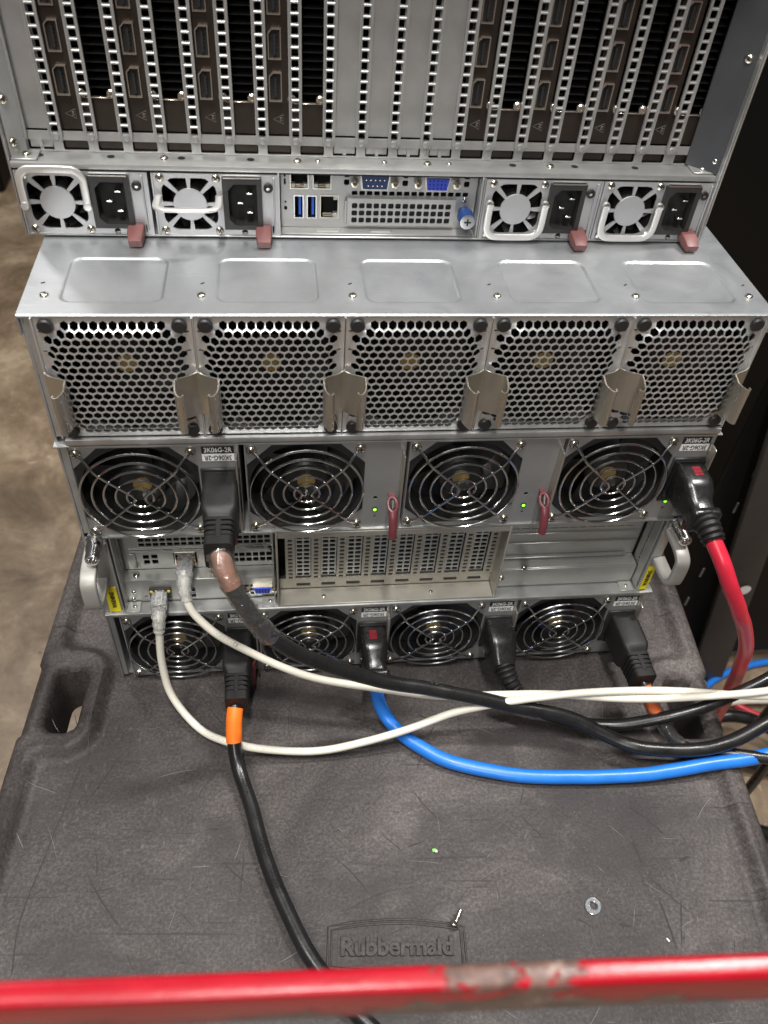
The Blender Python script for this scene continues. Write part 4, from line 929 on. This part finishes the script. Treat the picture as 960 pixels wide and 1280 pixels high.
# ------------------------------------------------------------------ cables
def molded_plug(red=False):
    """straight plug lying along -y, mating face at y=0"""
    mb = MB()
    def sec(hw, z0, z1, r): return rrect(-hw, hw, z0, z1, r, 3)
    S = [(0.0, 0.0112, -0.0160, 0.0158, 0.003), (-0.030, 0.0112, -0.0160, 0.0158, 0.003), (-0.0335, 0.0106, -0.0150, 0.0150, 0.0035), (-0.0365, 0.0092, -0.0125, 0.0128, 0.003), (-0.0395, 0.0078, -0.0100, 0.0105, 0.003), (-0.055, 0.0070, -0.0092, 0.0096, 0.003)]
    rings = [[mb.bm.verts.new((x, y, z)) for x, z in sec(hw, a, b, r)] for y, hw, a, b, r in S]
    for A_, B_ in zip(rings, rings[1:]):
        n = len(A_)
        for k in range(n): mb.bm.faces.new((A_[k], A_[(k+1) % n], B_[(k+1) % n], B_[k]))
    mb.bm.faces.new(rings[0]); mb.bm.faces.new(rings[-1])
    for k in range(4):
        y = -0.0375-0.0040*k; hw = 0.0095-0.0002*k; h = 0.0120-0.0003*k
        P = rrect(-hw, hw, -h, h, 0.003, 3); mb.prism(P, y-0.0027, y)
    mb.prism(rrect(-0.0088, 0.0088, -0.0115, 0.0114, 0.003, 3), -0.0605, -0.0530)
    mb.box((-0.0018, -0.0545, 0.0090), (0.0018, -0.0345, 0.0119), 0.0004); mb.box((-0.0018, -0.0545, -0.0119), (0.0018, -0.0345, -0.0090), 0.0004)
    return mb.mesh('plug', 'plug_rubber', ang=40)
M_PLUG = molded_plug()
def locking_plug():
    mb = MB()
    S = [(0.0, 0.0108, -0.0160, 0.0152, 0.004), (-0.018, 0.0110, -0.0162, 0.0152, 0.005), (-0.024, 0.0104, -0.0155, 0.0128, 0.006), (-0.030, 0.0090, -0.0135, 0.0075, 0.006), (-0.037, 0.0088, -0.0125, 0.0055, 0.005), (-0.0385, 0.0104, -0.0125, 0.0068, 0.003), (-0.0425, 0.0104, -0.0125, 0.0062, 0.003), (-0.0435, 0.0090, -0.0115, 0.0050, 0.003)]
    rings = [[mb.bm.verts.new((x, y, z)) for x, z in rrect(-hw, hw, a, b, r, 4)] for y, hw, a, b, r in S]
    for A_, B_ in zip(rings, rings[1:]):
        n = len(A_)
        for k in range(n): mb.bm.faces.new((A_[k], A_[(k+1) % n], B_[(k+1) % n], B_[k]))
    mb.bm.faces.new(rings[0]); mb.bm.faces.new(rings[-1])
    mb.prism(rrect(-0.0128, 0.0128, -0.0180, 0.0172, 0.002, 2), -0.003, 0.001)
    return mb.mesh('plug', 'plug_gloss', ang=50)
M_LPLUG = locking_plug()
M_TAB = MB().box((-0.0032, -0.0060, -0.0003), (0.0032, 0.0030, 0.0007), 0.0003).box((-0.0024, -0.0040, 0.0007), (0.0024, -0.0028, 0.0012), 0.0002).box((-0.0024, -0.0010, 0.0007), (0.0024, 0.0002, 0.0012), 0.0002).mesh('lock_tab', 'tab_red')
def angled_plug():
    mb = MB()
    S = [(0.0, 0.0118, -0.0165, 0.0158, 0.003), (-0.019, 0.0118, -0.0165, 0.0152, 0.005), (-0.025, 0.0112, -0.0160, 0.0120, 0.006), (-0.032, 0.0100, -0.0150, 0.0060, 0.005), (-0.037, 0.0085, -0.0130, 0.0020, 0.004)]
    rings = [[mb.bm.verts.new((x, y, z)) for x, z in rrect(-hw, hw, a, b, r, 4)] for y, hw, a, b, r in S]
    for A_, B_ in zip(rings, rings[1:]):
        n = len(A_)
        for k in range(n): mb.bm.faces.new((A_[k], A_[(k+1) % n], B_[(k+1) % n], B_[k]))
    mb.bm.faces.new(rings[0]); mb.bm.faces.new(rings[-1])
    return mb.mesh('plug', 'plug_gloss', ang=50)
def boot_mesh(pts, r0, r1, n=7):
    """ribbed strain relief along pts (local)"""
    P = spline(pts, 10); N_ = len(P)
    def rad(i):
        t = i/(N_-1); base = r0+(r1-r0)*t
        return base*(1.0 if (t*n*1.0) % 1.0 < 0.58 else 0.80)
    return MB().tube(P, rad, 14).mesh('strain_relief', 'plug_rubber', ang=30)
def uneven(P, amp=0.0008):
    out = []
    for i, p in enumerate(P):
        w = min(1, i/12)*amp; q = p*32
        out.append(p+Vector((noise.noise(q)*w, noise.noise(q+Vector((9, 0, 0)))*w, abs(noise.noise(q+Vector((0, 9, 0))))*w)))
    return out
def cord(name, pts, r, matn, parent, n=9, label=None):
    o = part(name, MB().tube(uneven(spline(pts, n)), r, 14).mesh(name, matn), parent, label=label); return o
GC = 'power cords plugged into the lower server'
# A: heavy black cord from the upper left power supply
xA, zA = -0.1225, 0.2215
ca = thing('power_cord', 'thick black cord with clear film sleeve, from the upper left power supply towards the right', 'power cord', (xA, 0, zA), GC)
part('plug', M_PLUG, ca, (xA, -0.001, zA))
PA = [(xA, -0.056, zA), (-0.1205, -0.0640, 0.2180), (-0.1150, -0.0730, 0.2050), (-0.1062, -0.0780, 0.1860), (-0.0975, -0.0780, 0.1650), (-0.0855, -0.0740, 0.1415), (-0.0585, -0.0690, 0.1100), (-0.0158, -0.0660, 0.0790), (0.0418, -0.0675, 0.0585), (0.0948, -0.0729, 0.0420), (0.1403, -0.0802, 0.0320), (0.1753, -0.0956, 0.0220), (0.1997, -0.1054, 0.0200), (0.2367, -0.1102, 0.0200), (0.2660, -0.1093, 0.0250), (0.3049, -0.0981, 0.0350), (0.3451, -0.0783, 0.0450), (0.39, -0.05, 0.03), (0.44, -0.02, -0.10), (0.47, 0.0, -0.35)]
cord('cord', PA, 0.0057, 'cable_black', ca)
SP = spline(PA, 9)
part('inner_sleeve', MB().tube(SP[1:19], 0.0063, 14).mesh('inner_sleeve', 'sleeve_brown'), ca)
def wob(i): return 0.0088-0.0022*min(1, i/16)+0.0008*noise.noise(Vector((i*0.45, 3, 1)))
fm = MB(); P_ = SP[4:41]; n_ = 16
fm.sweep(P_, lambda i: [((wob(i)+0.0015*noise.noise(Vector((i*0.8, j*1.3, 2))))*math.cos(2*math.pi*j/n_), (wob(i)+0.0015*noise.noise(Vector((i*0.8, j*1.3, 2))))*math.sin(2*math.pi*j/n_)) for j in range(n_)], caps=False)
part('film_sleeve', fm.mesh('film_sleeve', 'clear_film', ang=14), ca)
# L1: lower left, orange tape
x1, z1 = -0.1222, 0.0455
c1 = thing('power_cord', 'black cord with an orange tape collar, running down the deck from the lower left supply', 'power cord', (x1, 0, z1), GC)
part('plug', M_PLUG, c1, (x1, -0.001, z1))
P1 = [(x1, -0.054, z1), (-0.1245, -0.0660, 0.0385), (-0.1252, -0.0790, 0.0230), (-0.1225, -0.0960, 0.0110), (-0.1120, -0.1267, 0.0070), (-0.1004, -0.1690, 0.0065), (-0.0868, -0.2031, 0.0065), (-0.0691, -0.2376, 0.0065), (-0.0424, -0.2705, 0.0065), (-0.0098, -0.2997, 0.0065), (0.05, -0.33, 0.0065), (0.12, -0.345, 0.0065)]
cord('cord', P1, 0.0055, 'cable_black', c1)
S1 = spline(P1, 9); part('tape_collar', MB().tube(S1[5:19], 0.0063, 16).mesh('tape_collar', 'tape_orange'), c1)
# L2: blue cord with red lock tab
x2, z2 = -0.0112, 0.0465
c2 = thing('power_cord', 'bright blue cord on the deck, its black plug bearing a red lock tab', 'power cord', (x2, 0, z2), GC)
p2 = part('plug', M_LPLUG, c2, (x2, -0.001, z2)); part('lock_tab', M_TAB, p2, (x2-0.001, -0.010, z2+0.0150))
P2 = [(x2, -0.040, z2-0.004), (-0.0112, -0.0470, 0.0360), (-0.0090, -0.0530, 0.0250), (-0.0030, -0.0600, 0.0140), (0.0074, -0.0720, 0.0080), (0.0253, -0.0875, 0.0065), (0.0492, -0.1007, 0.0060), (0.0925, -0.1134, 0.0060), (0.1436, -0.1198, 0.0060), (0.1962, -0.1214, 0.0070), (0.2501, -0.1199, 0.0120), (0.3043, -0.1170, 0.0160), (0.3470, -0.1121, 0.0180), (0.40, -0.10, -0.02), (0.43, -0.09, -0.2)]
cord('cord', P2, 0.0056, 'cable_blue', c2)
# L3: black, angled boot
x3, z3 = 0.0960, 0.0465
c3 = thing('power_cord', 'black cord with a ribbed boot, plugged in at the third lower supply', 'power cord', (x3, 0, z3), GC)
part('plug', angled_plug(), c3, (x3, -0.001, z3))
part('strain_relief', boot_mesh([(0.0005, -0.034, -0.005), (0.0045, -0.046, -0.011), (0.0115, -0.056, -0.019)], 0.0088, 0.0062), c3, (x3, 0, z3))
P3 = [(0.1040, -0.0500, 0.0330), (0.1120, -0.0580, 0.0240), (0.1220, -0.0640, 0.0170), (0.1400, -0.0690, 0.0120), (0.1649, -0.0760, 0.0110), (0.1903, -0.0810, 0.0150), (0.2169, -0.0840, 0.0260), (0.2414, -0.0843, 0.0350), (0.2744, -0.0791, 0.0450), (0.3096, -0.0694, 0.0550), (0.3486, -0.0526, 0.0600), (0.40, -0.02, 0.02), (0.44, 0.02, -0.2)]
cord('cord', P3, 0.0050, 'cable_black', c3)
# L4: black, orange tape in clear film
x4, z4 = 0.2060, 0.0455
c4 = thing('power_cord', 'black cord with orange tape under clear film, at the lower right supply', 'power cord', (x4, 0, z4), GC)
part('plug', M_PLUG, c4, (x4, -0.001, z4), (0, 0, 0.03))
P4 = [(x4+0.001, -0.054, z4-0.001), (0.2095, -0.0620, 0.0420), (0.2125, -0.0700, 0.0360), (0.2180, -0.0765, 0.0270), (0.2265, -0.0855, 0.0170), (0.2340, -0.0950, 0.0100), (0.2440, -0.1020, 0.0080), (0.2580, -0.1065, 0.0080), (0.2800, -0.1140, 0.0150), (0.3163, -0.1240, 0.0160), (0.37, -0.13, 0.0), (0.41, -0.13, -0.15)]
cord('cord', P4, 0.0048, 'cable_black', c4)
S4 = spline(P4, 9); part('tape_collar', MB().tube(S4[9:30], 0.0055, 14).mesh('tape_collar', 'tape_orange'), c4)
P_ = S4[8:52]
fm = MB(); fm.sweep(P_, lambda i: [((0.0064+0.0006*noise.noise(Vector((i*0.5, j*0.9, 2))))*math.cos(2*math.pi*j/n_), (0.0064+0.0006*noise.noise(Vector((i*0.5, j*0.9, 9))))*math.sin(2*math.pi*j/n_)) for j in range(n_)], caps=False)
part('film_sleeve', fm.mesh('film_sleeve', 'clear_film', ang=20), c4)
# R: red cord, upper right
x5, z5 = 0.2055, 0.2215
c5 = thing('power_cord', 'thick red cord hanging from the upper right power supply, black plug with red tab', 'power cord', (x5, 0, z5), GC)
p5 = part('plug', M_LPLUG, c5, (x5, -0.001, z5)); part('lock_tab', M_TAB, p5, (x5+0.001, -0.010, z5+0.0150))
part('strain_relief', boot_mesh([(-0.0002, -0.0410, -0.0020), (0.0005, -0.0500, -0.0030), (0.0022, -0.0590, -0.0065)], 0.0094, 0.0078, 5), c5, (x5, 0, z5))
P5 = [(0.2060, -0.0560, 0.2170), (0.2095, -0.0640, 0.2110), (0.2140, -0.0720, 0.2030), (0.2235, -0.0780, 0.1860), (0.2390, -0.0800, 0.1600), (0.2580, -0.0750, 0.1280), (0.2791, -0.0650, 0.0833), (0.3007, -0.0500, 0.0236), (0.3224, -0.0350, -0.0421), (0.35, -0.01, -0.15), (0.38, 0.02, -0.3), (0.43, 0.03, -0.55), (0.5, 0.0, -0.73)]
cord('cord', P5, 0.0057, 'cable_red', c5)
# network cables
def twist(P, ph, x0=0.05, x1=0.36, pitch=0.27, r=0.0033):
    out = []
    for p in spline(P, 6):
        w = smooth(x0-0.03, x0+0.03, p.x)*r; a = 2*math.pi*(p.x-x0)/pitch+ph
        out.append(p+Vector((0, math.sin(a)*w, math.cos(a)*w)))
    return out
def clear_plug():
    mb = MB(); mb.box((-0.0058, -0.012, -0.0045), (0.0058, 0.006, 0.0040), 0.0006, 2)
    mb.box((-0.0030, -0.013, 0.0040), (0.0030, 0.002, 0.0052), 0.0004)
    return mb.mesh('connector', 'clear_plastic')
M_CP = clear_plug()
GN = 'white network cables'
def net(label, loc, pts, P):
    c = thing('network_cable', label, 'network cable', loc, GN)
    part('connector', M_CP, c, loc)
    part('clear_boot', MB().tube(spline(pts, 6), lambda i: 0.0062-0.0022*i/(6*(len(pts)-1))+(0.0006 if i % 4 < 2 else 0), 12).mesh('clear_boot', 'clear_plastic'), c)
    part('cord', MB().tube(P, 0.0031, 12).mesh('cord', 'cable_white'), c); return c
TW = [(0.0887, -0.0690, 0.0470), (0.1343, -0.0700, 0.0495), (0.1866, -0.0745, 0.0510), (0.2384, -0.0790, 0.0535), (0.2748, -0.0830, 0.0560), (0.2990, -0.0850, 0.0580), (0.3364, -0.0860, 0.0605), (0.42, -0.085, 0.03), (0.50, -0.085, -0.15)]
W1 = [(-0.1575, 0.010, 0.1270), (-0.1575, -0.004, 0.1240), (-0.1560, -0.0110, 0.1150), (-0.1500, -0.0170, 0.1040), (-0.1360, -0.0240, 0.0900), (-0.1187, -0.0290, 0.0780), (-0.0882, -0.0370, 0.0610), (-0.0570, -0.0445, 0.0510), (-0.0129, -0.0530, 0.0470), (0.0312, -0.0618, 0.0455), (0.0640, -0.0675, 0.0460)]+TW
W1 = twist(W1, 0.6)
n1 = net('white network cable from the higher port, printed mark near its start, crossing the deck', (-0.1575, 0.016, 0.1272), [(-0.1575, 0.006, 0.1268), (-0.1575, -0.004, 0.1238), (-0.1562, -0.0105, 0.1150)], W1)
W2 = [(-0.1790, 0.0, 0.0990), (-0.1795, -0.0100, 0.0930), (-0.1803, -0.0145, 0.0800), (-0.1815, -0.0210, 0.0480), (-0.1760, -0.0330, 0.0190), (-0.1543, -0.0556, 0.0050), (-0.1284, -0.0733, 0.0110), (-0.0968, -0.0825, 0.0130), (-0.0587, -0.0843, 0.0100), (-0.0202, -0.0822, 0.0170), (0.0179, -0.0777, 0.0270), (0.0564, -0.0706, 0.0400)]+TW
W2 = twist(W2, 0.6+math.pi)
n2 = net('white network cable from the lower port, hanging in a loop onto the deck', (-0.1788, 0.006, 0.1018), [(-0.1790, -0.004, 0.1010), (-0.1794, -0.0105, 0.0930), (-0.1802, -0.0140, 0.0830)], W2)

def cable_print(parent, P, i0, i1, words):
    mb = MB(); cam_p = co.matrix_world.translation
    i = i0
    for w_ in words:
        p = P[i]; t = (P[i+1]-P[i-1]).normalized(); n = (cam_p-p); n = (n-t*n.dot(t)).normalized(); u = n.cross(t)
        M = Matrix((t, u, n)).transposed().to_4x4(); M.translation = p+n*0.00312
        if w_ == '-': mb.add(MB().box((random.uniform(-0.0011, -0.0004), -0.00012, -0.0003), (random.uniform(0.0002, 0.0010), 0.00012, 0.00004)).mesh('d', 'sticker_black'), M)
        else: mb.add(text_mesh(w_, 0.0036, 0.0002, 'sticker_black', font_sx=1.0), M)
        i += 1 if w_ == '-' else 3
        if i >= i1: break
    part('printed_mark', mb.mesh('printed_mark', 'print_grey', smooth=False), parent, kind='stuff')
cable_print(n1, W1, 24, 60, ['-', '-', '-', '-', '-', 'CE'])
cable_print(n2, W2, 33, 62, ['-']*26)

# ------------------------------------------------------------------ bits lying on the deck
mb = MB(); mb.lathe([(0.0038, 0), (0.0038, 0.0006), (0.0020, 0.0026), (0.0017, 0.0030), (0.0017, 0.0110), (0, 0.0112)], (0, 0, 0), (0.50, 0.72, 0.36), 16)
solo('loose_screw', mb.mesh('loose_screw', 'screw_steel'), 'small loose countersunk screw lying on the moulded emblem of the deck', 'screw', (0.0282, -0.2200, 0.0032))
mb = MB(); mb.lathe([(0.0026, 0.0000), (0.0026, 0.0014), (0.0031, 0.0018), (0.0035, 0.0012), (0.0036, 0.0007)], (0, 0, 0.0002), (0, 0, 1), 32); mb.lathe([(0.0055, 0.0007), (0.0058, 0.0010), (0.0062, 0.0007), (0.0062, 0), (0.0026, 0)], (0, 0, 0.0002), (0, 0, 1), 32); mb.mi = 1; mb.lathe([(0.0036, 0.0007), (0.0055, 0.0007)], (0, 0, 0.0002), (0, 0, 1), 32)
solo('washer', mb.mesh('washer', ['ring_steel', 'flange_dark']), 'round bright metal washer lying on the deck above the red bar', 'washer', (0.1312, -0.2151, 0.0004))
mb = MB(); mb.box((-0.0016, -0.0012, 0), (0.0012, 0.0010, 0.0006), 0.0002); mb.mi = 1; mb.box((0.0004, -0.0018, 0.0001), (0.0020, 0.0001, 0.0005), 0.0001)
solo('plastic_scrap', mb.mesh('plastic_scrap', ['scrap_green', 'scrap_white']), 'tiny bright green scrap of plastic lying in the middle of the deck', 'scrap', (0.0226, -0.1660, 0.0003))
mb = MB(); mb.box((-0.0006, -0.0014, 0), (0.0005, 0.0014, 0.0004), 0.0002, rot=Matrix.Rotation(0.5, 3, 'Z'))
solo('paper_scrap', mb.mesh('paper_scrap', 'scrap_white'), 'small white paper flake on the deck near the right end of the red bar', 'scrap', (0.1786, -0.2417, 0.0003))

# ------------------------------------------------------------------ red bar in the foreground
bar = thing('metal_bar', 'chipped red painted metal bar crossing the foreground', 'metal bar', (-0.06, -0.352, FLOOR))
d = Vector((0.1803, -0.0096, 0)).normalized(); s = Vector((-d.y, d.x, 0)); c0 = Vector((-0.060, -0.3527, 0.3895))
mb = MB(); path = [c0+d*t for t in [-0.46+0.02*k for k in range(47)]]
mb.sweep(path, [(a, b) for a, b in rrect(-0.0029, 0.0029, -0.0105, 0.0105, 0.0015, 4)], up=(0, 0, 1))
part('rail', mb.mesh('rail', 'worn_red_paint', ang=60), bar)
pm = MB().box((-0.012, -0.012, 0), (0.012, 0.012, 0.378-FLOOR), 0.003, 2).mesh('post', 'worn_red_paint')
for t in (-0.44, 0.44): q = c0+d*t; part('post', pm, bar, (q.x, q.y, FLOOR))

# ------------------------------------------------------------------ background
rk = thing('equipment_rack', 'black equipment rack standing on the floor close to the right of the cart', 'rack', (0.95, 0.75, FLOOR), 'racks in the background')
mb = MB(); mb.box((0.592, 0.46, FLOOR+0.04), (1.5, 1.1, 1.3), 0.004); part('cabinet', mb.mesh('cabinet', 'rack_black'), rk)
mb = MB()
for k in range(-8, 7): mb.box((0.6415, 0.4585, -0.222-0.0808*k), (0.6445, 0.4605, -0.200-0.0808*k))
part('slot_row', mb.mesh('slot_row', 'print_grey'), rk, kind='stuff')  # pale grey strips stand in for light showing through the slots
rk2 = thing('equipment_rack', 'black equipment rack farther back, behind the right side of the upper server', 'rack', (1.2, 1.9, FLOOR), 'racks in the background')
mb = MB(); mb.box((0.55, 1.55, FLOOR), (2.4, 2.3, 1.4), 0.004); part('cabinet', mb.mesh('cabinet', 'rack_black'), rk2)
mb = MB()
for x in (1.0545, 1.40):
    for k in range(-6, 5): mb.box((x, 1.547, -0.097-0.1247*k), (x+0.006, 1.5505, -0.067-0.1247*k))
part('slot_row', mb.mesh('slot_row', 'bracket_steel'), rk2, kind='stuff')  # pale steel strips imitate light behind the slots
# leaning grey bar beside the rack
mb = MB(); bm = mb.bm
a = Vector((0.742, 0.425, FLOOR)); b2 = Vector((0.610, 0.425, 0.06))
dd = (b2-a).normalized(); mb.sweep([a, b2], [(x, y) for x, y in rrect(-0.032, 0.032, -0.006, 0.006, 0.002, 2)], up=(0, -1, 0))
mb.mi = 1; c = a+dd*0.30; mb.lathe([(0.012, 0.0), (0, 0.0)], c+Vector((0.01, -0.0085, 0)), (0, -1, 0), 16)  # white disc painted for the light in a screw hole
solo('steel_bar', mb.mesh('steel_bar', ['rack_grey', 'sticker_white']), 'dark grey flat steel bar leaning against the black rack', 'steel bar')
# dark cabinet at the far left
solo('floor_cabinet', MB().box((-1.9, 2.55, FLOOR), (-1.03, 3.2, 0.5), 0.01).mesh('floor_cabinet', 'rack_black'), 'black cabinet standing far back on the floor at the left', 'cabinet')
# cables on the floor at the right
def floor_cable(label, pts, r, m_):
    solo('floor_cable', MB().tube(spline(pts, 8), r, 10).mesh('floor_cable', m_), label, 'cable')
F = FLOOR
floor_cable('thin blue cable lying on the floor right of the cart', [(0.66, 0.35, F+0.01), (0.76, 0.42, F+0.01), (0.86, 0.45, F+0.01), (1.0, 0.46, F+0.01)], 0.007, 'cable_blue')
floor_cable('thin red cable lying on the floor right of the cart', [(0.70, 0.40, F+0.01), (0.76, 0.37, F+0.012), (0.82, 0.33, F+0.01), (0.95, 0.28, F+0.01)], 0.007, 'cable_red')
floor_cable('thin white cable lying on the floor right of the cart', [(0.68, 0.34, F+0.02), (0.76, 0.36, F+0.02), (0.84, 0.36, F+0.02), (0.95, 0.35, F+0.02)], 0.007, 'cable_white')
floor_cable('black cable looping between the blue and white cables on the floor', [(0.62, 0.30, F+0.03), (0.72, 0.31, F+0.06), (0.80, 0.28, F+0.05), (0.86, 0.20, F+0.03), (0.95, 0.18, F+0.02)], 0.012, 'cable_black')
floor_cable('red cable trailing from under the cart towards the right', [(0.50, 0.14, F+0.30), (0.56, 0.12, F+0.18), (0.62, 0.08, F+0.08), (0.70, 0.04, F+0.03), (0.90, 0.0, F+0.02)], 0.008, 'cable_red')
floor_cable('upper of the black cables coiled on the floor right of the cart', [(0.62, 0.22, F+0.02), (0.70, 0.24, F+0.03), (0.80, 0.22, F+0.02), (0.95, 0.24, F+0.02)], 0.013, 'cable_black')
floor_cable('lower of the black cables coiled on the floor right of the cart', [(0.58, 0.10, F+0.02), (0.66, 0.12, F+0.03), (0.76, 0.10, F+0.02), (0.95, 0.14, F+0.02)], 0.013, 'cable_black')
